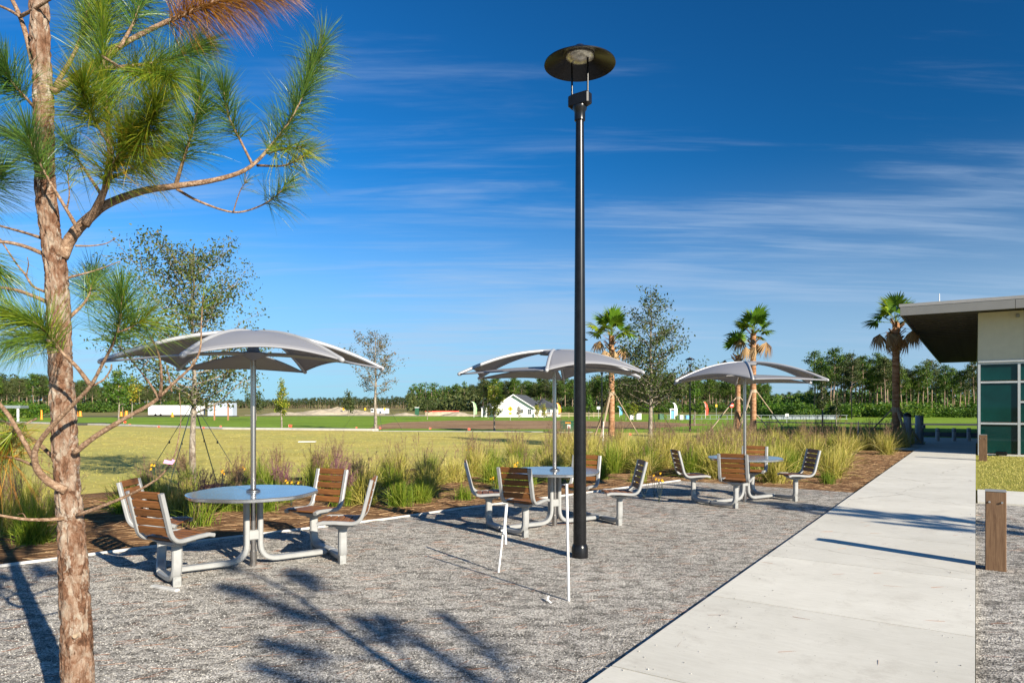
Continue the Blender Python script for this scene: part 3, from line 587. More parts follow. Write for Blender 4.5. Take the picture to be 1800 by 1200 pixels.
bpart('side_fascia', (rx0+0.02, WD/2-0.45, 4.79), (0.05, WD+1.18, 0.28), M['fascia']); bpart('side_flashing', (rx0+0.01, WD/2-0.45, 4.985), (0.09, WD+1.2, 0.09), M['flash'])
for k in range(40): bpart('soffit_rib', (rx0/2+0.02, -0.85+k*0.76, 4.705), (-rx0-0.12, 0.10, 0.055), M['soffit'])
bpart('floodlight', (1.05, -0.12, 4.52), (0.10, 0.12, 0.12), M['steel'], bev=0.02)
mb = MB(); mb.tube([(-1.1, 0.4, 4.98), (-1.1, 0.4, 5.5)], [0.02, 0.012], 8); mb.build('lightning_rod', M['white'], B)
bpart('ground_light', (0.62, -0.16, 0.10), (0.30, 0.12, 0.13), M['black'], bev=0.02)

# utility posts, bollards and rack under the roof
def util(px, py, r, h, lb, dome):
    g = G(px, py); o = empty('utility_post', g+Vector((0, 0, 0.03)), 0.4, lb, 'utility post')
    mb = MB(); mb.lathe([(r, 0), (r, h), (r*0.96, h+0.01)], 20); mb.build('body', M['slate'], o, smooth=40)
    if dome: mb = MB(); mb.lathe([(r*1.06, h), (r*1.06, h+0.05), (r*0.8, h+0.12), (r*0.3, h+0.16), (0, h+0.165)], 20); mb.build('dome_cap', M['black'], o, smooth=40)
    else:
        mb = MB(); mb.box((0.0, -r-0.03, h*0.62), (r*0.9, 0.10, 0.16), bev=0.02); mb.build('spout_box', M['slate'], o)
        mb = MB(); mb.lathe([(r*1.1, h*0.60), (r*1.1, h*0.68)], 20); mb.build('band', M['slate'], o, smooth=40)
    mb = MB(); mb.lathe([(r*1.35, 0), (r*1.35, 0.03), (r, 0.05)], 20); mb.build('base_flange', M['slate'], o)
util(1595, 785, 0.14, 1.18, 'grey utility post with dark domed cap beside the palm', True)
util(1616, 782, 0.155, 1.20, 'grey cylindrical utility post with side spout under the roof edge', False)
for px, w_ in ((1648, 'left'), (1677, 'middle'), (1703, 'right')):
    g = G(px, 776); o = empty('concrete_bollard', g, 0, f'{w_} one of three short grey bollards beyond the shaded path', 'bollard', 'short grey bollards beyond the path')
    mb = MB(); mb.lathe([(0.085, 0), (0.085, 0.60), (0.075, 0.63), (0, 0.635)], 16); mb.build('shaft', M['bollard'], o, smooth=40)
    mb = MB(); mb.lathe([(0.0865, 0.48), (0.0865, 0.52)], 16); mb.build('band', M['slate'], o)
g = G(1584, 782); o = empty('bike_rack', g+Vector((0, 0, 0.03)), math.atan2(DS.y, DS.x), 'thin wire bicycle rack next to the grey utility posts', 'bike rack')
for k in range(5):
    x = -0.35+k*0.17; mb = MB(); mb.tube([(x, 0, 0), (x, 0, 0.62)]+[(x, 0.1+0.1*math.cos(a), 0.62+0.1*math.sin(a)) for a in (R(150), R(90), R(30))]+[(x, 0.2, 0.62), (x, 0.2, 0)], 0.012, 6); mb.build('hoop', M['slate'], o)
mb = MB(); mb.tube([(-0.37, 0, 0.35), (0.36, 0, 0.35)], 0.012, 6); mb.build('rail', M['slate'], o)

# ------------------------------------------------------------------ far things
def far(name, px, py, label, cat, rz=0.0, grp=None): return empty(name, G(px, py), rz, label, cat, grp)
def ppart(o, name, c, d, m, rz=0.0, tilt=None):
    mb = MB(); mb.box((0, 0, 0), d, tilt=tilt); q = mb.build(name, m, o); q.location = c; q.rotation_euler = (0, 0, rz); return q
# white house, its near corner at pixel 890,736
H = far('white_house', 896, 732.8, 'white gabled house with dark shingle roof in front of the pines', 'house', R(-14))
H.scale = (0.98, 0.98, 0.96)
def solid(o, name, v, f, m): mb = MB(); mb.add(v, f); return mb.build(name, m, o)
gw, gh, ge, gd = 6.4, 3.75, 1.65, 9.0     # gable width, ridge height, eave height, depth
solid(H, 'gable_wall', [(-2.4, 0, 0), (gw-2.4, 0, 0), (gw-2.4, 0, ge), (gw/2-2.4-0.15, 0, gh-0.12), (-2.4, 0, ge), (-2.4, gd, 0), (gw-2.4, gd, 0), (gw-2.4, gd, ge), (gw/2-2.4-0.15, gd, gh-0.12), (-2.4, gd, ge)],
      [(0, 1, 2, 3, 4), (9, 8, 7, 6, 5), (1, 6, 7, 2), (5, 0, 4, 9), (2, 7, 8, 3), (3, 8, 9, 4), (0, 5, 6, 1)], M['siding'])
for sgn in (-1, 1):
    xm = gw/2-2.55; xe = xm+sgn*(gw/2+0.35); a = [(xm, -0.35, gh), (xe, -0.35, ge-0.12), (xe, gd+0.3, ge-0.12), (xm, gd+0.3, gh)]
    rf = solid(H, 'roof_slope', a+[(x, y, z-0.12) for x, y, z in a], [(0, 1, 2, 3), (7, 6, 5, 4), (0, 4, 5, 1), (1, 5, 6, 2), (2, 6, 7, 3), (3, 7, 4, 0)], M['shingle'])
    b_ = [(xm, -0.37, gh+0.02), (xe, -0.37, ge-0.10), (xe, -0.37, ge-0.28), (xm, -0.37, gh-0.18)]
    solid(H, 'rake_trim', b_+[(x, y+0.03, z) for x, y, z in b_], [(0, 3, 2, 1), (4, 5, 6, 7), (0, 1, 5, 4), (1, 2, 6, 5), (2, 3, 7, 6), (3, 0, 4, 7)], M['siding'])
for x0, x1, y0, y1, zr in ((-5.0, -2.45, 1.4, 8.0, 3.1), (4.05, 6.9, 1.2, 8.5, 3.1)):
    ppart(H, 'wing_wall', ((x0+x1)/2, (y0+y1)/2, 0.78), (x1-x0, y1-y0, 1.56), M['siding'])
    ym = (y0+y1)/2; e0, e1 = (x0-0.4, x1-0.05) if x0 < 0 else (x0+0.02, x1+0.45); rx = x1-0.1 if x0 < 0 else x0+0.15
    v = [(e0, y0-0.4, 1.5), (e1, y0-0.4, 1.5), (e1, y1+0.4, 1.5), (e0, y1+0.4, 1.5), (rx, ym, zr), (rx+(-0.6 if x0 < 0 else 0.6), ym, zr)]
    solid(H, 'wing_roof', v, [(0, 1, 4), (0, 4, 5), (1, 2, 4), (2, 3, 5, 4), (3, 0, 5), (3, 2, 1, 0)], M['shingle'])
for x, y, z, wd, ht in ((2.05, -0.02, 1.0, 0.34, 0.6), (3.3, -0.02, 0.9, 0.5, 0.8), (5.35, 1.18, 0.85, 0.5, 0.75), (6.2, 1.18, 0.85, 0.5, 0.75), (-4.6, 1.38, 0.8, 0.5, 1.1), (-3.8, 1.38, 0.8, 0.5, 1.1), (-3.1, 1.38, 0.8, 0.3, 1.1)):
    wq = ppart(H, 'window', (x, y, z), (wd+0.12, 0.06, ht+0.12), M['siding']); ppart(wq, 'pane', (0, -0.033, 0), (wd, 0.02, ht), M['pane']); ppart(wq, 'muntin', (0, -0.05, 0), (0.035, 0.012, ht), M['siding']); ppart(wq, 'muntin', (0, -0.052, 0), (wd, 0.012, 0.035), M['siding'])
ppart(H, 'porch_post', (-4.95, 0.95, 0.75), (0.14, 0.14, 1.5), M['siding']); ppart(H, 'porch_post', (-4.2, 0.95, 0.75), (0.14, 0.14, 1.5), M['siding'])
# trailer, container and site clutter
o = far('white_trailer', 311, 730.6, 'long white box trailer parked behind the young oak', 'trailer', R(3))
ppart(o, 'body', (0, 0, 1.05), (9.0, 2.4, 1.7), M['white']); ppart(o, 'skirt', (0, 0, 0.16), (8.4, 2.1, 0.14), M['black'])
for x in (-3.2, -2.3, 3.4): mb = MB(); mb.tube([(x, -1.25, 0.2), (x, -1.0, 0.2)], 0.2, 12); mb.build('wheel', M['black'], o)
o = far('grey_container', 391, 730.6, 'small pale grey site container with two rusty posts before it', 'container', R(4))
ppart(o, 'body', (0, 0, 1.18), (4.3, 2.4, 2.3), M['container'])
for k in range(11): ppart(o, 'rib', (-2.0+k*0.4, -1.22, 1.18), (0.10, 0.05, 2.1), M['container'])
for x, lb in ((377, 'left rusty timber post in front of the grey container'), (401, 'right rusty timber post in front of the grey container')):
    g = G(x, 738); mb = MB(); mb.box((0, 0, 0.95), (0.14, 0.14, 2.2)); q = mb.build('rusty_post', M['rust'], loc=g); tag(q, lb, 'post', 'rusty posts by the container')
def marker(px, py, lb, s=1.0, m='red'):
    g = G(px, py); d = g.y/75; mb = MB(); mb.tube([(0, 0, 0), (0.02, 0, 0.30*s*d)], 0.008*d, 5, 0); mb.add([(0.02, 0, 0.30*s*d), (0.30*s*d, 0.05, 0.27*s*d), (0.28*s*d, 0.02, 0.08*s*d), (0.02, 0, 0.10*s*d)], [(0, 1, 2, 3)], 1)
    o = mb.build('marker_flag', [M['white'], M[m]], loc=g); tag(o, lb, 'flag', 'small red marker flags in the verge')
for px, py, s, lb in ((217, 744.5, 1, 'small red marker flag nearest the storm drain'), (225+1, 748.5, .8, 'second small red marker flag right of the storm drain'), (277, 752, .8, 'small red marker flag below the white trailer'), (355, 754, .9, 'small red marker flag beside the oak trunk'), (386, 751, .7, 'small red marker flag below the grey container'), (507, 752, 1.3, 'largest red marker flag beside the small conical tree'), (625, 753, .6, 'small red marker flag left of the bare tree'), (666, 754.5, .8, 'small red marker flag at the foot of the bare tree'), (754, 755, .8, 'small red marker flag on the bare soil'), (822, 757, 1.0, 'small red marker flag left of the yellow tree'), (1105, 766, 1.0, 'small red marker flag right of the braced palm')): marker(px, py, lb, s)
def feather(px, py, h, m, lb):
    g = G(px, py); s = g.y/90; o = empty('feather_flag', g, 0.25, lb, 'banner'); H_ = h
    mb = MB(); mb.tube([(0, 0, 0), (0, 0, H_*0.6), (-0.08*s, 0, H_*0.9), (-0.32*s, 0, H_)], 0.03*s, 6); mb.build('mast', M['white'], o)
    pts = [(0.0, 0.16), (0.40, 0.20), (0.42, 0.55), (0.30, 0.80), (0.02, 0.97), (-0.30, 1.0), (-0.08, 0.88), (0.0, 0.6)]; n = len(pts)
    v = [(x*s, -0.02+0.04*math.sin(z*9), z*H_) for x, z in pts]+[(x*s, 0.02+0.04*math.sin(z*9), z*H_) for x, z in pts]
    mb = MB(); mb.add(v, [tuple(range(n)), tuple(range(2*n-1, n-1, -1))]+[(i, (i+1) % n, n+(i+1) % n, n+i) for i in range(n)]); mb.build('cloth', M[m], o)
feather(833, 733, 2.45, 'teal', 'green and white feather banner left of the white house')
feather(981, 733, 2.25, 'orange', 'orange feather banner right of the white house')
feather(1089, 732.5, 1.75, 'blue', 'light blue feather banner behind the palm brace')
feather(1240, 735, 2.35, 'red', 'red and orange feather banner before the pine wood')
feather(1186, 735.5, 2.2, 'white', 'pale feather banner right of the tall young oak')
# signs
def sign(px, py, h, lb, kind):
    g = G(px, py); o = empty('road_sign', g, 0, lb, 'sign'); s = g.y/125 if kind != 'yellow' else g.y/190
    mb = MB(); mb.tube([(0, 0, 0), (0, 0, h)], 0.035*s, 6); mb.build('mast', M['bollard'], o)
    if kind == 'diamond':
        q = ppart(o, 'plate', (0, -0.05, h-0.5*s), (0.72*s, 0.03, 0.72*s), M['yellow']); q.rotation_euler = (0, R(45), 0)
        a = ppart(o, 'arrow', (0, -0.075, h-0.5*s), (0.09*s, 0.012, 0.42*s), M['black']); a2 = ppart(o, 'arrow', (0.09*s, -0.078, h-0.42*s), (0.22*s, 0.012, 0.08*s), M['black'])
        q = ppart(o, 'sub_plate', (0, -0.05, h-1.35*s), (0.5*s, 0.03, 0.38*s), M['yellow'])
    elif kind == 'red':
        mb = MB(); mb.tube([(0, -0.06, h-0.4*s), (0, -0.03, h-0.4*s)], 0.42*s, 20); mb.build('plate', M['red'], o); ppart(o, 'bar', (0, -0.07, h-0.4*s), (0.6*s, 0.012, 0.14*s), M['white'])
    elif kind == 'yellow': ppart(o, 'plate', (0, -0.05, h-0.45*s), (0.5*s, 0.03, 0.7*s), M['yellow'])
    else: ppart(o, 'plate', (0, -0.05, h-0.3*s), (0.6*s, 0.03, 0.5*s), M['white'])
sign(897, 738.5, 1.7, 'yellow diamond warning sign before the white house', 'diamond')
sign(1286, 736, 2.1, 'round red no entry sign behind the farthest umbrella pole', 'red')
sign(1259, 735.5, 2.0, 'small yellowish roadside sign behind the farthest umbrella', 'yellow')
sign(604, 728.5, 1.5, 'leftmost of the small yellow signs on the far building site', 'yellow'); sign(642, 728.5, 1.5, 'small yellow sign just left of the bare tree', 'yellow'); sign(676, 728.5, 1.5, 'small yellow sign just right of the bare tree', 'yellow')
sign(1383, 743, 0.95, 'small white sign in the verge right of the palms', 'white'); sign(1052, 735, 1.7, 'white sign on a post left of the palm', 'white')
# green transformer, white pedestals
o = far('green_transformer', 998, 760, 'dark green transformer box on the bare soil by the lamp post', 'utility box', R(-6))
ppart(o, 'cabinet', (0, 0, 0.36), (0.92, 0.75, 0.62), M['boxgreen']); ppart(o, 'lid', (0, 0, 0.70), (0.98, 0.80, 0.06), M['boxgreen']); ppart(o, 'pad', (0, 0, 0.03), (1.1, 0.95, 0.05), M['kerb'])
ppart(o, 'notice', (0.08, -0.38, 0.38), (0.20, 0.012, 0.26), M['white']); ppart(o, 'sticker', (0.02, -0.38, 0.62), (0.34, 0.012, 0.07), M['orange']); ppart(o, 'mark', (0.08, -0.388, 0.34), (0.05, 0.008, 0.12), M['red'])
for px, py, hh, m, lb in ((1110, 737.5, 0.6, 'white', 'left of two white utility pedestals behind the palm brace'), (1122, 737.5, 0.75, 'white', 'right of two white utility pedestals behind the palm brace'), (1162, 737.5, 0.72, 'boxgreen', 'green utility pedestal behind the tall young oak'), (1197, 737.5, 0.55, 'white', 'white utility pedestal right of the tall young oak'), (1208, 737, 0.5, 'blue', 'small blue utility pedestal near the far lamp post')):
    o = far('utility_pedestal', px, py, lb, 'utility box', 0.2, 'utility pedestals along the far road'); ppart(o, 'cabinet', (0, 0, hh*0.52), (hh*0.8, hh*0.7, hh*0.95), M[m]); ppart(o, 'lid', (0, 0, hh*1.02), (hh*0.86, hh*0.76, hh*0.08), M[m])
# small kiosk gate right of the oak, fences, site
o = far('entry_portal', 1182, 736.5, 'small white portal frame before the pine wood', 'portal', 0.2)
o.scale = (0.62,)*3
for x in (-0.45, 0.45): ppart(o, 'post', (x, 0, 1.0), (0.18, 0.2, 2.0), M['white'])
ppart(o, 'lintel', (0, 0, 2.12), (1.3, 0.4, 0.22), M['white']); ppart(o, 'panel', (0.05, 0.05, 0.9), (0.55, 0.06, 1.7), M['blue'])
o = far('rail_fence', 1000, 733, 'low pale timber rail fence right of the white house', 'fence', R(2))
for k in range(9): ppart(o, 'post', (-5.2+k*1.3, 0, 0.38), (0.12, 0.12, 0.76), M['brace'])
for z in (0.25, 0.6): ppart(o, 'rail', (0, -0.08, z), (10.6, 0.05, 0.13), M['brace'])
o = far('grey_railing', 1330, 737.5, 'low grey railing along the road behind the farthest umbrella', 'railing', R(-2))
for k in range(22): ppart(o, 'post', (-11+k*1.05, 0, 0.3), (0.05, 0.05, 0.6), M['slate'])
for z in (0.12, 0.58): ppart(o, 'rail', (0, -0.05, z), (22.4, 0.04, 0.04), M['slate'])
ppart(o, 'low_wall', (6, 0.4, 0.25), (8, 0.2, 0.42), M['slate'])
o = far('green_toilet', 733, 730, 'small teal portable toilet cabin on the far building site', 'cabin'); ppart(o, 'cabin', (0, 0, 0.75), (0.7, 0.7, 1.4), M['boxgreen']); ppart(o, 'roof', (0, 0, 1.5), (0.76, 0.76, 0.12), M['white'])
o = far('site_bin', 777, 730.5, 'long pale skip with red rim on the far building site', 'skip', 0.1); ppart(o, 'body', (0, 0, 0.38), (6.0, 1.6, 0.72), M['sand']); ppart(o, 'rim', (0, 0, 0.82), (6.1, 1.7, 0.14), M['red'])
o = far('site_van', 668, 728.3, 'tiny white van on the far building site beside the bare tree', 'van'); ppart(o, 'body', (0, 0, 0.75), (3.6, 1.6, 1.1), M['white']); ppart(o, 'windscreen', (-1.5, -0.81, 0.95), (0.5, 0.04, 0.4), M['pane']); ppart(o, 'chassis', (0, 0, 0.15), (3.2, 1.4, 0.2), M['black'])
# spoil heaps
def heap(px, py, wd, h, lb):
    g = G(px, py); n, rg = 26, 6; v = []; f = []
    for i in range(rg+1):
        u = i/rg
        for k in range(n):
            a = 2*math.pi*k/n; q = noise.noise(Vector((px+math.cos(a)*2, i*0.5, math.sin(a)*2))); v.append((wd/2*(1-u)*math.cos(a)*(1+0.25*q), wd*0.3*(1-u)*math.sin(a)*(1+0.25*q), h*(u**0.8)*(1+0.3*q)))
    f = [(i*n+k, i*n+(k+1) % n, (i+1)*n+(k+1) % n, (i+1)*n+k) for i in range(rg) for k in range(n)]
    mb = MB(); mb.add(v, f); o = mb.build('spoil_heap', M['sand'], smooth='all', loc=g); tag(o, lb, 'spoil heap', 'sand heaps on the building site')
heap(560, 728.5, 12, 1.0, 'leftmost sand heap on the far building site'); heap(595, 728.2, 16, 1.5, 'largest sand heap on the far building site'); heap(640, 728.6, 9, 0.7, 'low sand heap left of the bare tree'); heap(712, 730, 6, 0.5, 'low sand heap left of the portable toilet'); heap(805, 731, 7, 0.7, 'sand heap just left of the green banner'); heap(500, 729, 10, 0.6, 'low sand heap behind the small conical tree')
sheet('site_sand', [tuple(G(x, y)[:2]) for x, y in ((430, 729.6), (840, 731.6), (980, 732.2), (980, 731.2), (760, 728.6), (430, 728.6))], -0.003, M['sand'])
sheet('site_road', [tuple(G(x, y)[:2]) for x, y in ((-60, 732.6), (420, 732.2), (420, 730.9), (-60, 731.2))], -0.002, M['asphalt'])
# orange cones and barrels at the left
for px, py, hh, lb in ((73, 737, 1.2, 'tall orange marker left of the pine trunk'), (134, 731.5, 0.9, 'first orange barrel right of the pine trunk by the road'), (141, 731.5, 0.9, 'second orange barrel right of the pine trunk by the road'), (213, 731.5, 0.8, 'orange barrel left of the small roadside tree'), (222, 731.5, 0.95, 'orange barrel right of the small roadside tree'), (303, 732.2, 0.7, 'orange barrel in front of the white trailer')):
    g = G(px, py); r = hh*(0.28 if px > 100 else 0.10); mb = MB(); mb.lathe([(r*1.4, 0), (r*1.4, 0.06), (r, 0.07), (r*0.85, hh*0.5), (r*0.7, hh), (0, hh)], 12); q = mb.build('traffic_barrel', M['orange'], loc=g); tag(q, lb, 'barrel', 'orange barrels along the far road')
g = G(10, 742); o = empty('entrance_shelter', g+Vector((-4.2, 6, 0)), 0.2, 'small grey roofed shelter at the left edge behind the pine', 'shelter'); o.scale = (0.62, 0.62, 0.62); ppart(o, 'roof', (0, 0, 2.6), (5.4, 3, 0.5), M['slate']); ppart(o, 'post', (2.2, -1.2, 1.2), (0.3, 0.3, 2.4), M['white']); ppart(o, 'post', (-2.2, -1.2, 1.2), (0.3, 0.3, 2.4), M['white'])
# litter on the lawn, irrigation stub, white marker posts
g = G(540, 777); mb = MB(); mb.box((g.x, g.y, 0.03), (0.75, 0.3, 0.03), R(6)); tag(mb.build('valve_lid', M['white']), 'pale flat valve lid lying in the dry lawn', 'lid')
for px, py, h, lb in ((1060, 778, 0.95, 'thin white marker stake in the grass left of the tall young oak'), (1508, 778, 0.95, 'thin white marker stake in the grasses near the building'), (1566, 756, 0.8, 'short white marker stake left of the dark palm')):
    g = G(px, py); mb = MB(); mb.tube([g, g+Vector((0.02, 0, h))], 0.024, 6); tag(mb.build('marker_stake', M['white']), lb, 'stake')

# ------------------------------------------------------------------ the near pine
def crom(pts, per=6):
    p = [Vector(q) for q in pts]; p = [p[0]*2-p[1]]+p+[p[-1]*2-p[-2]]; out = []
    for i in range(1, len(p)-2):
        for k in range(per):
            t = k/per; out.append(0.5*((2*p[i])+(p[i+1]-p[i-1])*t+(2*p[i-1]-5*p[i]+4*p[i+1]-p[i+2])*t*t+(3*p[i]-p[i-1]-3*p[i+1]+p[i+2])*t**3))
    out.append(p[-2]); return out
def needle_cloud(poly, f0, n, ln=0.23, width=0.0021, spread=(62, 18), rng=RNG, droop=0.24):
    """needles in a bottlebrush round the last part of a shoot; they point forward more near the tip"""
    pts = np.array([tuple(p) for p in poly]); seg = np.linalg.norm(np.diff(pts, axis=0), axis=1); cum = np.concatenate([[0], np.cumsum(seg)]); tot = cum[-1]
    n = max(12, int(n)); u = f0+(1-f0)*rng.random(n)**0.8; s = u*tot; i = np.clip(np.searchsorted(cum, s)-1, 0, len(seg)-1)
    base = pts[i]+(pts[i+1]-pts[i])*((s-cum[i])/np.maximum(seg[i], 1e-6))[:, None]; ax = nrm(pts[i+1]-pts[i])
    rad = nrm(np.cross(ax, rng.normal(size=(n, 3)))); q = (u-f0)/(1-f0+1e-6)
    ang = np.radians(spread[0]+(spread[1]-spread[0])*q**1.5+rng.normal(0, 9, n))[:, None]
    d = nrm(ax*np.cos(ang)+rad*np.sin(ang)+rng.normal(0, 0.13, (n, 3))); L = ln*(0.7+0.45*rng.random(n))*(1-0.15*q)
    # fascicles of three
    base = np.repeat(base, 3, 0); d = nrm(np.repeat(d, 3, 0)+rng.normal(0, 0.075, (n*3, 3))); L = np.repeat(L, 3)*(0.93+0.12*rng.random(n*3))
    return ribbons(base, d, L, width, droop*(0.4+rng.random(n*3)), rng, 3)
def bark_trunk(line, radii, nseg, nring, seed, amp=0.017, sc=16):
    """tapered trunk with raised bark plates as real relief"""
    line = crom(line, max(2, nring//(len(line)-1))); m = len(line); rr = np.interp(np.linspace(0, 1, m), np.linspace(0, 1, len(radii)), radii); v = []; f = []
    for i, p in enumerate(line):
        for k in range(nseg):
            a = 2*math.pi*k/nseg; c, s = math.cos(a), math.sin(a); q = Vector((c*rr[i]*sc*2.0, s*rr[i]*sc*2.0, p.z*sc*0.62+seed))
            w_ = noise.noise_vector(q*0.9)*0.5; dist, _ = noise.voronoi(q+w_, distance_metric='DISTANCE', exponent=2.5)
            e = min(1.0, (dist[1]-dist[0])*4.5); cell = noise.cell(q+w_); h = e**0.7+0.35*noise.noise(q*3)+0.25*noise.noise(Vector((c*3, s*3, p.z*3+seed)))
            r = rr[i]+amp*(h-1.25)*(0.4+0.6*rr[i]/radii[0]); v.append((p.x+c*r, p.y+s*r, p.z))
    f = [(i*nseg+k, i*nseg+(k+1) % nseg, (i+1)*nseg+(k+1) % nseg, (i+1)*nseg+k) for i in range(m-1) for k in range(nseg)]
    return MB().add(v, f)
TD = 3.3
base = Vector(((142-900)/FPX*TD, TD, 0.008))
PINE = empty('pine_tree', base, 0, 'young pine with flaky red brown bark and long needles at the left', 'tree', 'pines beside the gravel court')
tl = [(142, 1300), (137, 1200), (128, 975), (119, 860), (115, 800), (107, 650), (100, 500), (91, 420), (80, 330), (76, 180), (70, 40), (66, -110), (60, -330), (56, -560)]
tw = [66, 57, 47, 43, 44, 41, 40, 36, 34.5, 34, 33, 28, 20, 7]
lin = [P(x, y, TD)-base for x, y in tl]; lin[0].z = -0.1
bark_trunk(lin, [q/2/FPX*TD for q in tw], 72, 420, 3.1).build('trunk', M['pinebark'], PINE, smooth='all')
mb = MB(); c = P(131, 1117, TD-0.078)-base; mb.tube([c+Vector((0, 0.02, 0)), c+Vector((0.004, -0.006, 0))], [0.012, 0.010], 10); mb.build('branch_scar', M['brace'], PINE)
def br(pts, d, r, ndl=None, mat='needle', bark='twig', ln=0.23, sp=(62, 18), per=6):
    """pts in photograph pixels on the tree's own depth, d the depth offsets at both ends, r radii in pixels at both ends, ndl = (start, count)"""
    n = len(pts); w3 = [P(x, y, TD+d[0]+(d[1]-d[0])*(i/(n-1)))-base for i, (x, y) in enumerate(pts)]; pl_ = crom(w3, per); m = len(pl_)
    rad = [0.84*(r[1]+(r[0]-r[1])*(1-i/(m-1))**1.7)/FPX*TD*(1+0.12*noise.noise(Vector((i*0.9, r[0], n)))) for i in range(m)]
    b_ = MB().tube(pl_, rad, 9).build('branch', M[bark], PINE, smooth='all')
    if ndl:
        v, t_, rn = needle_cloud(pl_, ndl[0], ndl[1]*0.80, ln*1.10, 0.0023, spread=sp); link('needles', np_mesh('needles', v, t_, M[mat], rn), b_)['kind'] = 'stuff'
    return pl_
G3 = (0.0, 0.0)
br([(108, 452), (128, 413), (160, 380), (190, 358), (250, 336), (310, 327), (370, 318), (420, 304), (450, 285), (480, 252), (510, 212), (535, 160), (552, 105)], (0, 0.35), (13, 2.2), (0.66, 620), 'needle_blue')
br([(548, 125), (560, 95), (570, 70)], (0.34, 0.35), (2.2, 1.5), (0.0, 90), 'needle_blue')
br([(308, 329), (316, 302), (325, 272), (338, 232), (348, 190), (352, 160)], (0.2, 0.05), (5, 2), (0.25, 420), 'needle_blue')
br([(310, 332), (350, 354), (410, 373), (455, 363), (488, 342), (506, 320)], (0.2, 0.5), (3.5, 1.4), (0.68, 130), 'needle_blue', ln=0.19)
br([(410, 373), (417, 350), (424, 332), (434, 318)], (0.3, 0.25), (1.6, 1), (0.6, 14), 'needle', ln=0.12)
br([(444, 290), (424, 250), (402, 205), (393, 160)], (0.28, 0.10), (3.5, 1.8), (0.35, 250), 'needle_blue', ln=0.21)
br([(452, 291), (500, 291), (535, 274)], (0.28, 0.18), (3, 1.4), (0.5, 60), 'needle')
br([(470, 270), (500, 262), (530, 258)], (0.28, 0.0), (2, 1.2), (0.2, 110), 'needle', ln=0.2)
br([(150, 395), (172, 362), (186, 328), (196, 296), (215, 262), (228, 232)], (0, -0.25), (9, 3), (0.45, 620))
br([(186, 330), (193, 270), (190, 210), (184, 140), (180, 60), (184, -30)], (-0.05, 0.1), (7, 3), (0.2, 1150), 'needle')
br([(180, 345), (160, 315), (140, 285), (120, 255), (108, 235)], (0, 0.3), (4, 1.6), (0.5, 170), 'needle_blue')
br([(196, 312), (225, 300), (255, 285), (290, 262)], (0.0, 0.35), (3.5, 1.4), (0.3, 330), 'needle')
br([(200, 296), (235, 262), (262, 222), (275, 180)], (-0.05, -0.35), (4, 1.6), (0.3, 480), 'needle')
br([(192, 255), (168, 215), (150, 180), (145, 150)], (0.0, -0.2), (3.5, 1.5), (0.3, 380), 'needle')
br([(140, 408), (118, 370), (88, 320), (62, 272), (50, 235)], (-0.03, -0.22), (4.5, 1.8), (0.55, 240), 'needle_blue')
br([(132, 432), (160, 432), (186, 428), (204, 418)], (0, 0.1), (2.2, 0.9))
br([(120, 488), (165, 476), (212, 459)], (0, 0.15), (2.6, 1.0))
br([(118, 365), (122, 340), (118, 300)], (0, 0.1), (2, 1), (0.5, 30))
br([(150, 395), (175, 345), (190, 318)], (0.02, 0.05), (4, 3))
# upper limbs
br([(92, 162), (140, 130), (190, 95), (230, 70), (290, 40), (350, 15), (420, -12), (490, -30)], (0, 0.3), (8, 4), (0.52, 950), 'needle_dead', sp=(75, 30))
br([(150, 125), (205, 118), (262, 112), (315, 98), (352, 80)], (0, 0.25), (5, 2), (0.45, 430), 'needle_blue')
br([(180, 100), (225, 125), (262, 128), (300, 135)], (0, -0.35), (3.5, 1.5), (0.3, 420), 'needle')
br([(210, 85), (235, 40), (245, 5), (248, -40)], (0.05, 0.3), (4, 2), (0.2, 420), 'needle_blue')
br([(98, 150), (130, 95), (150, 40), (158, -20)], (0.05, 0.35), (5, 3), (0.35, 430), 'needle_blue')
br([(58, 112), (46, 62), (32, 22), (14, -14)], (0, 0.1), (6, 4)); br([(38, 28), (62, 15), (95, -6)], (0.02, -0.1), (4, 3))
br([(36, 30), (16, 18), (-12, 6)], (0.02, 0.1), (3.5, 2.5))
br([(66, 195), (48, 175), (25, 150), (2, 118)], (0, -0.2), (4, 1.8), (0.3, 330), 'needle_blue')
br([(68, 300), (52, 262), (35, 240), (14, 232)], (0, 0.1), (3, 1.4), (0.3, 170), 'needle_blue')
br([(-70, 345), (-40, 335), (-15, 322), (5, 298)], (0.1, 0.0), (4, 2), (0.2, 260), 'needle_blue')
br([(72, 418), (40, 408), (0, 397), (-60, 380)], (0, 0.1), (3.5, 2)); br([(76, 446), (40, 432), (0, 425), (-50, 430)], (0, -0.1), (4.5, 3))
br([(80, 513), (58, 503), (44, 482), (28, 462), (0, 420)], (0, 0.1), (3, 1.6)); br([(46, 486), (50, 465), (48, 452)], (0.05, 0.0), (1.5, 0.8)); br([(82, 530), (50, 517), (20, 508), (-40, 500)], (0, -0.05), (4.5, 3))
br([(-40, 430), (-20, 460), (-6, 480)], (0, 0), (3, 2), (0.1, 180), 'needle_blue')
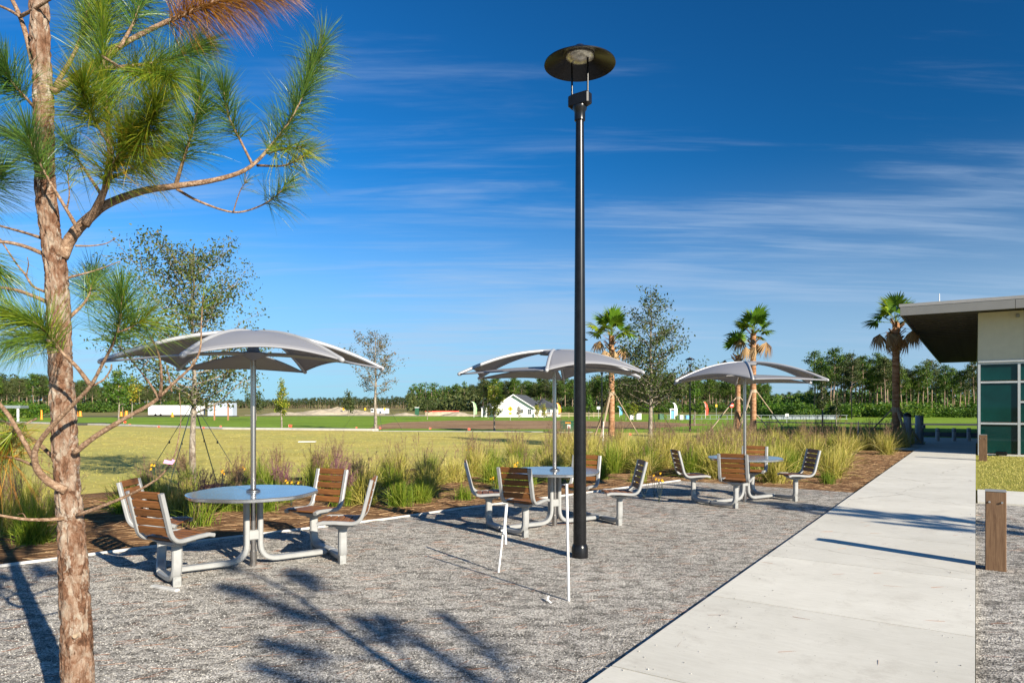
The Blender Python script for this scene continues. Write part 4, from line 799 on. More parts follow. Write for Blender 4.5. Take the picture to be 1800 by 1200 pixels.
# middle and lower limbs
B7 = [(116, 862), (88, 848), (68, 828), (61, 806), (66, 782), (92, 748), (130, 709), (159, 678), (180, 640), (200, 600), (211, 560), (214, 520)]
br(B7, (-0.05, -0.35), (9, 2.2), (0.80, 330), 'needle_blue', ln=0.24)
br([(160, 678), (135, 645), (108, 618), (86, 590), (60, 566), (20, 553)], (-0.22, -0.45), (4.5, 1.6), (0.42, 360), 'needle', ln=0.24)
br([(160, 679), (182, 667), (194, 650), (196, 640)], (-0.22, -0.2), (2.2, 1.2))
br([(205, 585), (230, 575), (255, 560)], (-0.32, -0.3), (2.2, 1.2), (0.2, 90), 'needle', ln=0.26)
br([(112, 640), (80, 600), (50, 590), (15, 600)], (0.05, 0.3), (3.5, 1.8), (0.3, 260), 'needle_blue')
br([(120, 560), (150, 530), (162, 500), (166, 480)], (0.08, 0.35), (4, 1.8), (0.3, 300), 'needle_blue')
B8 = [(130, 796), (170, 765), (220, 735), (270, 706), (303, 675), (338, 642), (352, 612), (354, 565), (357, 520)]
br(B8, (-0.04, -0.1), (6.5, 1.3), (0.90, 26), 'needle', ln=0.16)
br([(279, 699), (262, 672), (245, 650), (205, 602)], (-0.07, 0.1), (3, 1.2), (0.8, 14), 'needle', ln=0.15); br([(281, 697), (284, 668), (281, 632), (272, 606), (258, 580)], (-0.07, -0.25), (3.8, 1.3), (0.78, 26), 'needle', ln=0.16); br([(302, 688), (297, 662), (292, 640)], (-0.07, 0.05), (1.8, 0.9))
br([(246, 652), (255, 640), (262, 632)], (0, 0.05), (1.4, 0.7))
br([(136, 905), (190, 885), (240, 863), (280, 838), (303, 808), (312, 780), (318, 735), (315, 690)], (-0.04, -0.2), (4.2, 0.7))
br([(112, 911), (75, 913), (35, 911), (-30, 900)], (-0.05, -0.25), (4.2, 2.5)); br([(46, 911), (40, 902), (30, 904)], (-0.12, -0.1), (1.2, 0.7))
br([(96, 806), (66, 778), (32, 756), (10, 742), (-20, 738)], (0.02, 0.2), (4.5, 2.5), (0.55, 60), 'needle', ln=0.18)
br([(62, 812), (50, 790), (32, 758), (14, 728), (-12, 698)], (-0.05, -0.2), (5, 4)); br([(28, 750), (15, 770), (0, 780)], (-0.1, 0), (2, 1.2), (0.1, 80), 'needle')
br([(60, 818), (30, 806), (0, 800), (-40, 790)], (-0.05, 0.05), (3, 1.6), (0.35, 130), 'needle_dead', sp=(110, 80), ln=0.24)
br([(65, 735), (45, 745), (22, 765), (2, 790)], (0.2, 0.1), (2.5, 1.2), (0.2, 110), 'needle', ln=0.2)
# ribbon tied to a bare twig
c = P(300, 812, TD-0.17); mb = MB(); mb.bar([c+Vector((-0.03, 0, 0.004)), c+Vector((-0.008, -0.004, 0.0)), c+Vector((0.010, -0.008, -0.002)), c+Vector((0.016, -0.004, 0.012))], (0, 0.4, 1), 0.017, 0.003)
tag(mb.build('pink_ribbon', M['pink']), 'pink ribbon tied to a bare lower twig of the pine', 'ribbon')

# two pines out of frame on the sunny side; their shadows fall on gravel and path
def shade_pine(loc, H, seed, lb, h0=0.35, nb=26, reach=1.35, nn=130):
    rg = np.random.default_rng(seed); rd = random.Random(seed); o = empty('pine_tree', loc, 0, lb, 'tree', 'pines beside the gravel court')
    ln_ = [Vector((0.05*math.sin(k*1.3+seed), 0.05*math.cos(k*1.7), H*k/8)) for k in range(9)]; MB().tube(crom(ln_, 4), list(np.interp(np.linspace(0, 1, 33), [0, 1], [0.085, 0.015])), 12).build('trunk', M['pinebark'], o, smooth='all')
    for k in range(nb):
        u = h0+(1-h0)*k/(nb-1); a = k*2.4+rd.random(); le = reach*(1-0.75*(u-h0)/(1-h0))*(0.6+0.5*rd.random()); z = H*u*0.97
        p0 = Vector((0, 0, z)); d = Vector((math.cos(a), math.sin(a), 0.25)); pl_ = crom([p0, p0+d*le*0.4, p0+d*le*0.75+Vector((0, 0, le*0.12)), p0+d*le+Vector((0, 0, le*0.35))], 4)
        b_ = MB().tube(pl_, list(np.linspace(0.018, 0.006, len(pl_))), 6).build('branch', M['twig'], o, smooth='all')
        v, t_, rn = needle_cloud(pl_, 0.5, nn, 0.25, 0.0028, rng=rg); link('needles', np_mesh('needles', v, t_, M['needle'], rn), b_)['kind'] = 'stuff'
    return o
shade_pine((3.55, -1.15, 0), 4.3, 11, 'pine outside the frame whose trunk shadow crosses the gravel', 0.28, 20, 1.25, 260)
shade_pine((9.35, 4.80, 0), 3.7, 5, 'pine outside the frame whose shadow lies over the path', 0.55, 24, 0.72, 420)

# ------------------------------------------------------------------ broadleaf trees
def make_tree(name, loc, H, hb, Rc, prim, nleaf, size, seed, label, leafm='oakleaf', shape='cone', r0=0.06, grp=None, rz=0.0, sub=5, bark='oakbark', lean=0.0, asp=0.5):
    rg = np.random.default_rng(seed); rd = random.Random(seed); o = empty(name, loc, rz, label, 'tree', grp)
    tb = MB(); ln_ = [Vector((lean*k/7+0.03*H*0.12*math.sin(k*1.9+seed), 0.03*H*0.12*math.cos(k*1.4+seed), H*0.97*k/7)) for k in range(8)]; ln_[0] = Vector((0, 0, -0.05)); tr = crom(ln_, 4); m = len(tr)
    tb.tube(tr, [r0*(1-0.9*(i/(m-1))**0.8) for i in range(m)], 10); pts = []
    cb = MB(); wts = []
    for k in range(prim):
        u = ((k+rd.random())/prim)**(1.35 if shape == 'cone' else 1.0); z = hb+(H*0.95-hb)*u; i = min(m-2, int(z/(H*0.97)*(m-1))); p0 = tr[i].lerp(tr[i+1], 0.5); p0 = Vector((p0.x, p0.y, z))
        wts0 = len(pts)
        pr = {'cone': (1-u)**0.75*0.95+0.12, 'oval': math.sin(math.pi*min(1, 0.26+u*0.72))**0.7, 'spire': (1-u)*0.9+0.10}[shape]
        a = k*2.399+rd.uniform(-.5, .5); le = Rc*pr*rd.uniform(0.65, 1.15); el = R(rd.uniform(12, 48)); d = Vector((math.cos(a)*math.cos(el), math.sin(a)*math.cos(el), math.sin(el)))
        pl_ = crom([p0, p0+d*le*0.45+Vector((0, 0, -0.02*le)), p0+d*le+Vector((rd.uniform(-.1, .1)*le, rd.uniform(-.1, .1)*le, rd.uniform(0, .18)*le))], 4); rb = r0*0.28*(1-0.6*u)
        cb.tube(pl_, list(np.linspace(rb, rb*0.3, len(pl_))), 5, cap=False)
        pts += [tuple(q) for q in pl_[4:]]
        for s in range(sub):
            j = rd.randint(2, len(pl_)-1); q0 = pl_[j]; dd = (d+Vector((rd.gauss(0, .7), rd.gauss(0, .7), rd.gauss(0.15, .5)))).normalized(); l2 = le*rd.uniform(0.25, 0.55); q1 = q0+dd*l2*0.5+Vector((0, 0, rd.uniform(-.04, .04)*l2)); q2 = q0+dd*l2
            cb.tube([q0, q1, q2], [rb*0.35, rb*0.25, rb*0.12], 4, cap=False); pts += [tuple(q0.lerp(q1, .5)), tuple(q1), tuple(q1.lerp(q2, .5)), tuple(q2), tuple(q2)]
        wts += [le]*(len(pts)-wts0)
    tb.build('trunk', M[bark], o, smooth='all'); cb.build('branches', M[bark], o, smooth='all')['kind'] = 'stuff'
    pts = np.array(pts); wts = np.array(wts); c = pts[rg.choice(len(pts), nleaf, p=wts/wts.sum())]+rg.normal(0, 0.035*Rc+size*0.5, (nleaf, 3))
    v, t_, rn = leaves(c, size*(0.6+0.7*rg.random(nleaf)), rg, 0.2, asp); link('crown', np_mesh('crown', v, t_, M[leafm], rn), o)
    return o
def straps(o_loc, h, r, n, lb, a0=0.3):
    o = empty('guy_straps', o_loc, 0, lb, 'strap', 'guy straps of young trees')
    for k in range(n):
        a = a0+2*math.pi*k/n; mb = MB(); mb.bar([(0.03*math.cos(a), 0.03*math.sin(a), h), (r*math.cos(a), r*math.sin(a), 0.0)], (-math.sin(a), math.cos(a), 0), 0.022, 0.006); mb.build('strap', M['strap'], o)
        mb = MB(); q = 0.45; mb.box((r*q*math.cos(a), r*q*math.sin(a), h*(1-q)), (0.025, 0.025, 0.05), bev=0.004); mb.build('ratchet', M['black'], o)
    return o
g = G(340, 858); make_tree('oak_tree', g, 4.85, 1.45, 1.5, 44, 12000, 0.066, 21, 'young live oak with strapped pale trunk behind the nearest umbrella', shape='oval', r0=0.075, sub=9, grp='young oaks'); straps(g, 1.65, 1.05, 4, 'dark guy straps holding the oak behind the nearest umbrella', 0.0)
g = G(1144, 790); make_tree('oak_tree', g, 6.15, 1.5, 1.7, 48, 8500, 0.10, 34, 'tall cone shaped young oak between the middle and farthest umbrellas', shape='cone', r0=0.10, sub=8, grp='young oaks'); straps(g, 2.0, 1.6, 3, 'dark guy straps holding the tall cone shaped oak', 0.5)
g = G(660, 756); make_tree('bare_tree', g, 6.9, 2.4, 1.75, 26, 2600, 0.13, 45, 'thin half bare tree with dark leaves far across the lawn', 'redleaf', 'oval', r0=0.13, sub=6, grp='young street trees'); straps(g, 3.0, 2.4, 3, 'thin guy straps holding the half bare tree', 0.9)
for nm, px, py, H, hb, Rc, nl, sz, sd, lm, shp, lb in (
    ('conical_tree', 495, 754, 3.75, 0.95, 0.62, 1300, 0.16, 51, 'mapleleaf', 'spire', 'small conical green tree seen under the nearest umbrella'),
    ('yellow_tree', 869, 757, 3.05, 0.9, 0.62, 1200, 0.15, 52, 'mapleleaf', 'oval', 'small yellowing tree standing before the white house'),
    ('roadside_tree', 209, 747, 4.9, 1.6, 1.05, 1500, 0.22, 53, 'shrub', 'oval', 'small roadside tree right of the pine trunk across the lawn'),
    ('roadside_tree', 232, 735, 6.0, 2.2, 1.4, 900, 0.35, 54, 'mapleleaf', 'oval', 'small roadside tree beside the first orange barrels'),
    ('site_tree', 612, 731, 4.6, 0.6, 1.3, 900, 0.34, 55, 'farpine_dull', 'spire', 'lone dark tree on the far building site'),
    ('site_tree', 751, 737, 2.6, 0.9, 0.8, 800, 0.22, 56, 'farpine_dull', 'oval', 'small dark tree right of the half bare tree'),
    ('site_tree', 450, 738, 3.6, 0.9, 1.1, 800, 0.25, 57, 'farpine_dull', 'oval', 'small dark tree hidden behind the nearest umbrella pole'),
    ('house_tree', 858, 735, 1.6, .3, .4, 260, 0.16, 58, 'redleaf', 'spire', 'thin sapling before the gable of the white house'),
    ('house_tree', 912, 735, 1.7, .3, .45, 300, 0.16, 59, 'redleaf', 'oval', 'sapling beside the yellow diamond sign'),
    ('house_tree', 944, 735, 1.9, .3, .5, 420, 0.18, 60, 'mapleleaf', 'oval', 'left sapling before the right wing of the white house'),
    ('house_tree', 956, 735, 2.0, .3, .5, 420, 0.18, 61, 'mapleleaf', 'oval', 'right sapling before the right wing of the white house'),
    ('green_sapling', 1035, 736.5, 3.3, .8, .75, 900, 0.20, 62, 'shrub', 'oval', 'bright green sapling just right of the tall lamp post'),
    ('green_sapling', 1100, 738, 2.5, .5, .9, 900, 0.20, 63, 'shrub', 'oval', 'bright green sapling behind the palm brace'),
    ('green_sapling', 1113, 738, 2.2, .5, .7, 700, 0.20, 64, 'mapleleaf', 'oval', 'yellow green sapling behind the white pedestals'),
    ('slim_tree', 1446, 750, 4.6, 0.9, .72, 1300, 0.16, 65, 'farpine_dull', 'spire', 'slim tree in the verge right of the farthest umbrella'),
    ('slim_tree', 1470, 748, 2.6, .9, .45, 450, 0.15, 66, 'farpine_dull', 'oval', 'very small tree in the verge right of the slim tree'),
    ('slim_tree', 1213+8, 748, 4.3, 0.8, .9, 1200, 0.17, 67, 'shrub', 'spire', 'small light green tree right of the far lamp post')):
    make_tree(nm, G(px, py), H, hb, Rc, 16, nl, sz, sd, lb, lm, shp, r0=0.045+0.008*H, sub=4)

# ------------------------------------------------------------------ palms
def fan_leaf(rg, dead=False, Rf=0.62, pet=0.75, nseg=26):
    """costapalmate fan on a stalk, stalk along +x"""
    parts = []; a = np.radians(np.linspace(-112, 112, nseg)); n = nseg
    b0 = np.tile([pet, 0, 0], (n, 1)).astype(float); fold = 0.25 if not dead else 0.55
    d = np.stack([np.cos(a), np.sin(a)*(0.9 if not dead else 0.5), -fold*np.abs(np.sin(a))+0.12], 1); d = nrm(d+rg.normal(0, 0.04, (n, 3))); L = Rf*(0.72+0.30*np.cos(a*0.7))*(0.9+0.2*rg.random(n))
    side = np.stack([-np.sin(a), np.cos(a), 0.15*np.sign(a)], 1); wd = 0.046*Rf/0.62*(1.15 if not dead else .8); dr = (0.30 if not dead else 0.95)
    pos = [b0, b0+d*L[:, None]*0.5-np.array([0, 0, 1.])*dr*(L*.25)[:, None], b0+d*L[:, None]-np.array([0, 0, 1.])*dr*L[:, None]]
    v = np.stack([pos[0]-side*0.008, pos[0]+side*0.008, pos[1]-side*wd, pos[1]+side*wd, pos[2]], 1).reshape(-1, 3); bs = np.arange(n)[:, None, None]*5
    tri = (bs+np.array([[0, 1, 3], [0, 3, 2], [2, 3, 4]])[None]).reshape(-1, 3); parts.append((v, tri, np.repeat(rg.random()*0.5+rg.random(n)*0.5, 5)))
    st = np.array([[0, -0.018, 0], [0, 0.018, 0], [0, 0, -0.02], [pet, -0.010, 0], [pet, 0.010, 0], [pet, 0, -0.012]], float); parts.append((st, np.array([[0, 1, 4], [0, 4, 3], [1, 2, 5], [1, 5, 4], [2, 0, 3], [2, 3, 5]]), np.full(6, 0.75)))
    return cat_np(parts)
rgp = np.random.default_rng(77)
FAN = [np_mesh('frond', *fan_leaf(rgp)[:2], M['frond'], None) for _ in range(0)]
def fan_mesh(dead):
    v, t_, rn = fan_leaf(rgp, dead); return np_mesh('frond', v, t_, M['frond_dead' if dead else 'frond'], rn)
FG = [fan_mesh(False) for _ in range(6)]; FD = [fan_mesh(True) for _ in range(4)]
def palm(loc, H, rt, seed, label, ng=15, ndead=7, sc=1.0, braces=3, bh=2.3, brad=2.2, ba=0.5, skirt=False):
    rd = random.Random(seed); o = empty('palm_tree', loc, 0, label, 'palm', 'palms in the planting')
    n = 20; rings = 60; v = []; f = []
    for i in range(rings+1):
        u = i/rings; z = H*u-0.05; r = rt*(1.0+0.35*max(0, 1-u*6)**2); r *= 1-0.12*u
        for k in range(n): a = 2*math.pi*k/n; q = 1+0.05*noise.noise(Vector((math.cos(a)*2, math.sin(a)*2, z*4+seed)))+0.035*((i % 2)-0.5); v.append((r*q*math.cos(a), r*q*math.sin(a), z))
    f = [(i*n+k, i*n+(k+1) % n, (i+1)*n+(k+1) % n, (i+1)*n+k) for i in range(rings) for k in range(n)]
    MB().add(v, f).build('trunk', M['palmbark'], o, smooth='all')
    for k in range(14 if not skirt else 26):                     # old leaf bases under the crown
        a = k*2.4; z = H*(0.985-0.16*rd.random()*(1.5 if skirt else 1)); mb = MB(); d = Vector((math.cos(a), math.sin(a), 0.9)); p0 = Vector((math.cos(a)*rt*0.8, math.sin(a)*rt*0.8, z)); mb.bar([p0, p0+d*0.16*sc+Vector((0, 0, 0)), p0+d*0.26*sc], (-math.sin(a), math.cos(a), 0), 0.09*sc, 0.02); mb.build('leaf_base', M['frond_dead'] if k % 3 else M['palmbark'], o)
    for k in range(ng):
        q = link('frond', FG[k % 6], o); u = k/ng; el = R(84-90*u+rd.uniform(-8, 8)); a = k*2.399+seed; q.location = (0, 0, H-0.05); q.rotation_euler = (rd.uniform(-.4, .4), -el, a); s = sc*rd.uniform(0.85, 1.1); q.scale = (s, s, s)
    for k in range(ndead):
        q = link('frond', FD[k % 4], o); el = R(rd.uniform(-62, -8)); a = k*2.399+seed+1; q.location = (0, 0, H-0.10*sc-rd.random()*0.35*sc); q.rotation_euler = (rd.uniform(-.3, .3), -el, a); s = sc*rd.uniform(0.7, 0.95); q.scale = (s, s, s); q['label'] = 'dry brown hanging frond'
    for k in range(braces):
        a = ba+2*math.pi*k/braces; mb = MB(); mb.bar([(math.cos(a)*rt*1.0, math.sin(a)*rt*1.0, bh), (math.cos(a)*brad, math.sin(a)*brad, -0.05)], (-math.sin(a), math.cos(a), 0), 0.10, 0.05); mb.build('brace', M['brace'], o)
    if braces: mb = MB(); mb.lathe([(rt*1.08, bh-0.12), (rt*1.12, bh-0.1), (rt*1.12, bh+0.06), (rt*1.05, bh+0.08)], 12); mb.build('brace_band', M['brace'], o)
    return o
palm(P(1075, 715, 38)*Vector((1, 1, 0)) if False else Vector((P(1075, 715, 38).x, 38, 0)), 5.6, 0.17, 3, 'braced palm with green fan crown left of the tall cone shaped oak', 15, 4, 1.25, 3, 2.35, 1.55, R(0))
palm(Vector((P(1324, 715, 43).x, 43, 0)), 6.3, 0.19, 9, 'right palm of the pair behind the farthest umbrella, green crown on top', 16, 5, 1.3, 3, 2.6, 2.0, R(-15))
palm(Vector((P(1297, 715, 44.5).x, 44.5, 0)), 5.0, 0.17, 14, 'left palm of the pair, mostly drooping dry fronds', 3, 11, 1.25, 3, 2.2, 2.3, R(200), True)
palm(ST(-2.72, 32.1), 5.1, 0.15, 23, 'shaded palm with ragged yellow crown beside the roof corner', 11, 9, 0.95, 3, 1.5, 1.5, R(20), True)

# ------------------------------------------------------------------ pine woods
def pine_arrays(seed, H=13.0, nclump=26, per=34, leaf=0.42, h0=0.48, wide=1.9):
    rg = np.random.default_rng(seed); rd = random.Random(seed); cs = []; mb = MB()
    ln_ = [Vector((0.12*math.sin(k*1.1+seed), 0.12*math.cos(k*0.9+seed*2), H*0.96*k/6)) for k in range(7)]; ln_[0].z = -0.2; mb.tube(ln_, [0.17, 0.155, 0.14, 0.12, 0.10, 0.07, 0.03], 6, cap=False)
    for k in range(nclump):
        u = (k+0.5)/nclump; z = H*(h0+(1-h0)*u); r = wide*(0.35+0.65*math.sin(math.pi*min(1, 0.25+0.75*u)))*(0.35+0.75*rd.random()); a = rd.random()*6.283; cx, cy = r*math.cos(a), r*math.sin(a)
        if rd.random() < 0.12 and u < 0.4: continue
        mb.tube([(0, 0, z-r*0.30), (cx*0.55, cy*0.55, z-r*0.12), (cx, cy, z)], [0.05, 0.035, 0.015], 4, cap=False)
        n = int(per*rd.uniform(0.6, 1.3)); cs.append(np.array([cx, cy, z])+rg.normal(0, 1, (n, 3))*(np.array([0.55, 0.55, 0.30]) if per < 100 else np.array([0.44, 0.44, 0.24])))
    c = np.concatenate(cs); lv = leaves(c, leaf*(0.6+0.8*rg.random(len(c))), rg, 0.6, 0.42); return mb, lv
PV = []
for k in range(9):
    mb, lv = pine_arrays(100+k, nclump=30 if k < 6 else 25, per=64 if k < 6 else 105, leaf=0.48 if k < 6 else 0.34, h0=(0.46 if k % 2 else 0.55) if k < 6 else 0.52, wide=(1.7+0.2*(k % 3)) if k < 6 else 1.75)
    PV.append((mb.mesh('trunk', M['farbark']), [np_mesh('crown', lv[0], lv[1], M[q], lv[2]) for q in ('farpine', 'farpine_dull')]))
rdf = random.Random(5); FAR_STUFF = []
def wood(n, x0, x1, D0, D1, top0, top1, dull, label, grp, near=False, rows=3):
    for i in range(n):
        u = (i+rdf.uniform(-.3, .3))/max(1, n-1); px = x0+(x1-x0)*u; D = (D0+(D1-D0)*u)*rdf.uniform(1.0, 1.16); ty = top0+(top1-top0)*u; h = (CAM_H+(HOR-ty)/FPX*(D0+(D1-D0)*u))*rdf.uniform(0.80, 1.06); s = h/13.0
        o = empty('pine_tree', Vector(((px-900)/FPX*D, D, 0)), rdf.random()*6.28, label, 'tree', grp); o.scale = (s*rdf.uniform(.9, 1.2), s*rdf.uniform(.9, 1.2), s)
        tv, cv = PV[rdf.randint(6, 8) if near else rdf.randint(0, 5)]; link('trunk', tv, o); link('crown', cv[1 if rdf.random() < dull else 0], o)
wood(46, -70, 345, 205, 245, 652, 676, 0.9, 'tall slender pine in the dark wood at the left', 'pines of the left wood')
wood(30, 735, 860, 430, 265, 690, 668, 0.8, 'pine at the receding edge of the wood left of the white house', 'pines left of the house')
wood(62, 850, 1215, 235, 215, 664, 656, 0.45, 'tall slender pine in the wood behind the white house', 'pines behind the house')
wood(30, 1195, 1350, 205, 215, 660, 672, 0.25, 'sunlit pine in the wood behind the farthest umbrella', 'pines behind the farthest umbrella')
wood(20, 1340, 1450, 300, 280, 688, 684, 0.25, 'smaller far pine right of the pair of palms', 'far pines right of the palms')
wood(24, 1432, 1560, 118, 120, 612, 622, 0.35, 'tall pine of the grove between umbrella and building', 'pines of the right grove', True)
wood(26, 1555, 1740, 118, 125, 628, 640, 0.35, 'tall pine of the grove seen below the roof overhang', 'pines of the right grove below the roof', True)
def wood_stuff(name, label, n, x0, x1, D0, D1, top0, top1, seed, m, bark='farbark', deep=0.35):
    rg = np.random.default_rng(seed); V, T, Rn, MI, off = [], [], [], [], 0; protos = []
    for k in range(4):
        mb, lv = pine_arrays(300+seed+k, nclump=18, per=20, leaf=0.85, h0=0.38, wide=2.0); tv = np.array(mb.v, float); tf = np.array([q for f_ in mb.f for q in ((f_[0], f_[1], f_[2]), (f_[0], f_[2], f_[3]))]); protos.append((np.concatenate([lv[0], tv]), np.concatenate([lv[1], tf+len(lv[0])]), np.concatenate([lv[2], np.full(len(tv), .5)]), np.concatenate([np.zeros(len(lv[1]), int), np.ones(len(tf), int)])))
    for i in range(n):
        u = (i+rg.uniform(-.5, .5))/n; D = D0+(D1-D0)*u; ty = top0+(top1-top0)*u; h = (CAM_H+(HOR-ty)/FPX*D)*rg.uniform(0.75, 1.08); D *= 1+deep*rg.random(); px = x0+(x1-x0)*u; s = h/13.0; v, t_, rn, mi = protos[int(rg.integers(0, 4))]; a = rg.random()*6.28; ca, sa = math.cos(a), math.sin(a)
        q = v*s; w3 = np.stack([q[:, 0]*ca-q[:, 1]*sa+(px-900)/FPX*D, q[:, 0]*sa+q[:, 1]*ca+D, q[:, 2]], 1); V.append(w3); T.append(t_+off); Rn.append(rn); MI.append(mi); off += len(v)
    o = link(name, np_mesh(name, np.concatenate(V), np.concatenate(T), [M[m], M[bark]], np.concatenate(Rn), np.concatenate(MI))); tag(o, label, 'wood', kind='stuff')
wood_stuff('far_wood', 'far pine wood closing the horizon behind the building site', 420, 300, 800, 900, 620, 704, 694, 1, 'farpine_dull', deep=0.12)
wood_stuff('deep_wood', 'deeper rows of the dark pine wood at the left', 110, -90, 350, 250, 290, 655, 680, 2, 'farpine_dull')
wood_stuff('deep_wood', 'deeper rows of the pine wood behind the white house', 230, 720, 1350, 330, 250, 674, 664, 3, 'farpine')
wood_stuff('deep_wood', 'deeper rows of pines behind the right grove', 90, 1330, 1760, 330, 200, 690, 668, 4, 'farpine')
def undergrowth(label, n, x0, x1, D0, D1, zmax, leaf, m, seed):
    rg = np.random.default_rng(seed); px = x0+(x1-x0)*rg.random(n); D = D0+(D1-D0)*rg.random(n); X = (px-900)/FPX*D
    lump = 0.55+0.45*np.sin(X*0.21+seed)*np.sin(X*0.083+D*0.05); c = np.stack([X, D, zmax*lump*rg.random(n)**0.8], 1)
    v, t_, rn = leaves(c, leaf*(0.6+0.8*rg.random(n)), rg, 0.3, 0.6); o = link('undergrowth', np_mesh('undergrowth', v, t_, M[m], rn)); tag(o, label, 'undergrowth', kind='stuff')
undergrowth('dark undergrowth inside the left pine wood', 9000, -95, 352, 248, 300, 9.0, 1.2, 'farpine_dull', 1)
undergrowth('dark undergrowth inside the wood behind the white house', 16000, 715, 1345, 250, 330, 9.0, 1.3, 'farpine_dull', 2)
undergrowth('green undergrowth behind the right pine grove', 14000, 1330, 1770, 135, 185, 7.5, 0.8, 'farpine', 3)
undergrowth('low undergrowth of the far pine wood', 9000, 290, 815, 880, 1050, 9.5, 4.0, 'farpine_dull', 4)
# shrubs at the wood's edge
SH = []
for k in range(4):
    rg = np.random.default_rng(500+k); c = rg.normal(0, 1, (700, 3)); c = nrm(c)*rg.random((700, 1))**0.4; lob = rg.normal(0, 0.35, (6, 3)); c = c*np.array([0.62, 0.62, 0.48])+lob[rg.integers(0, 6, 700)]*np.array([1, 1, 0.5])+np.array([0, 0, 0.52]); c[:, 2] = np.abs(c[:, 2])
    v, t_, rn = leaves(c, 0.16*(0.6+0.8*rg.random(700)), rg, 0.3, 0.55); SH.append([np_mesh('shrub', v, t_, M[q], rn) for q in ('shrub', 'farpine')])
def shrubs(n, x0, x1, D0, D1, h0, h1, dark, lb, grp):
    for i in range(n):
        u = (i+rdf.uniform(-.4, .4))/n; D = (D0+(D1-D0)*u)*rdf.uniform(0.97, 1.1); px = x0+(x1-x0)*u; h = rdf.uniform(h0, h1); o = link('shrub', SH[rdf.randint(0, 3)][1 if rdf.random() < dark else 0]); o.location = ((px-900)/FPX*D, D, 0); o.rotation_euler = (0, 0, rdf.random()*6.28); s = h; o.scale = (s*rdf.uniform(1, 1.4), s*1.1, s); tag(o, lb, 'shrub', grp)
shrubs(44, 1340, 1745, 108, 104, 1.1, 2.5, 0.45, 'leafy green shrub at the foot of the right pine grove', 'shrubs under the right grove')
shrubs(26, 985, 1340, 190, 185, 1.4, 2.8, 0.7, 'low dark shrub at the edge of the wood behind the house', 'shrubs before the wood behind the house')
shrubs(14, 15, 60, 104, 104, 1.4, 2.2, 0.1, 'clipped green hedge shrub at the far left edge', 'hedge shrubs at the left')
shrubs(20, -60, 350, 195, 215, 1.8, 3.6, 0.9, 'dark shrub under the left pine wood', 'shrubs under the left wood')

# ------------------------------------------------------------------ ornamental grasses
def grass_meshes(seed, nb, H, spread, green, npl, plume='plume', wdt=0.0055, lean=(0, 0)):
    rg = np.random.default_rng(seed); p = np.stack([rg.normal(0, 0.07, nb), rg.normal(0, 0.07, nb), np.zeros(nb)], 1); th = np.abs(rg.normal(0, spread, nb)); a = rg.random(nb)*6.283
    d = nrm(np.stack([np.sin(th)*np.cos(a)+lean[0], np.sin(th)*np.sin(a)+lean[1], np.cos(th)], 1)); L = H*(0.55+0.55*rg.random(nb)); bl = ribbons(p, d, L, wdt*(0.7+0.6*rg.random(nb)), 0.14+0.62*th*rg.random(nb), rg, 4)
    mblade = np_mesh('blades', bl[0], bl[1], M['blade_green' if green else 'blade'], bl[2]); mpl = None
    if npl:
        parts = []; pp = np.stack([rg.normal(0, 0.06, npl), rg.normal(0, 0.06, npl), np.zeros(npl)], 1); th = np.abs(rg.normal(0, 0.20, npl)); a = rg.random(npl)*6.283; d = nrm(np.stack([np.sin(th)*np.cos(a)+lean[0]*1.4, np.sin(th)*np.sin(a)+lean[1]*1.4, np.cos(th)], 1)); L = H*(0.95+0.45*rg.random(npl)); dr = 0.10+0.15*rg.random(npl)
        parts.append(ribbons(pp, d, L, 0.0035, dr, rg, 4)); k = 26; u = 0.60+0.42*rg.random((npl, k)); q = pp[:, None]+d[:, None]*(L[:, None]*u)[..., None]-np.array([0, 0, 1.])*(dr[:, None]*L[:, None]*u*u)[..., None]; q = q.reshape(-1, 3)
        dd = nrm(np.repeat(d, k, 0)*1.3+rg.normal(0, 0.55, (npl*k, 3))); parts.append(ribbons(q, dd, 0.05+0.06*rg.random(npl*k), 0.0042, 0.25, rg, 2)); v, t_, rn = cat_np(parts); mpl = np_mesh('plumes', v, t_, M[plume], rn)
    return mblade, mpl
GV = [grass_meshes(700+k, 460, 0.70+0.08*(k % 3), 0.47+0.06*(k % 2), False, (0, 10, 16, 8, 0, 20)[k % 6], wdt=0.007) for k in range(6)]
GG = [grass_meshes(750+k, 420, 0.62+0.06*k, 0.52, True, (0, 10, 6)[k], wdt=0.007) for k in range(3)]
GP = [grass_meshes(780, 200, 0.72, 0.30, True, 46, 'plume', 0.007, (-0.10, 0.0)), grass_meshes(781, 200, 0.66, 0.34, True, 46, 'plume_pink', 0.007, (-0.14, 0.02)), grass_meshes(782, 220, 0.75, 0.25, False, 40, 'plume', 0.007, (-0.05, 0))]
GT = [grass_meshes(790, 220, 0.36, 0.35, True, 0, wdt=0.006)]
def clump(x, y, kind, s, lb, grp, rz=None):
    me = {'v': GV, 'g': GG, 'p': GP, 't': GT}[kind[0]]; b_, p_ = me[int(kind[1:])] if len(kind) > 1 else me[rdg.randint(0, len(me)-1)]
    o = empty('ornamental_grass', (x, y, 0.0), rdg.random()*6.28 if rz is None else rz, lb, 'grass clump', grp); o.scale = (s*rdg.uniform(.9, 1.25), s*rdg.uniform(.9, 1.25), s); link('blades', b_, o)
    if p_: link('plumes', p_, o)
    return o
rdg = random.Random(17)
U_ = Vector((0.737, 0.675, 0)); N_ = Vector((-0.675, 0.737, 0)); E0 = Vector((3.63, 14.75, 0))
def bedpt(a, b): q = E0+U_*a+N_*b; return q.x, q.y
zones = []
a = -15.6
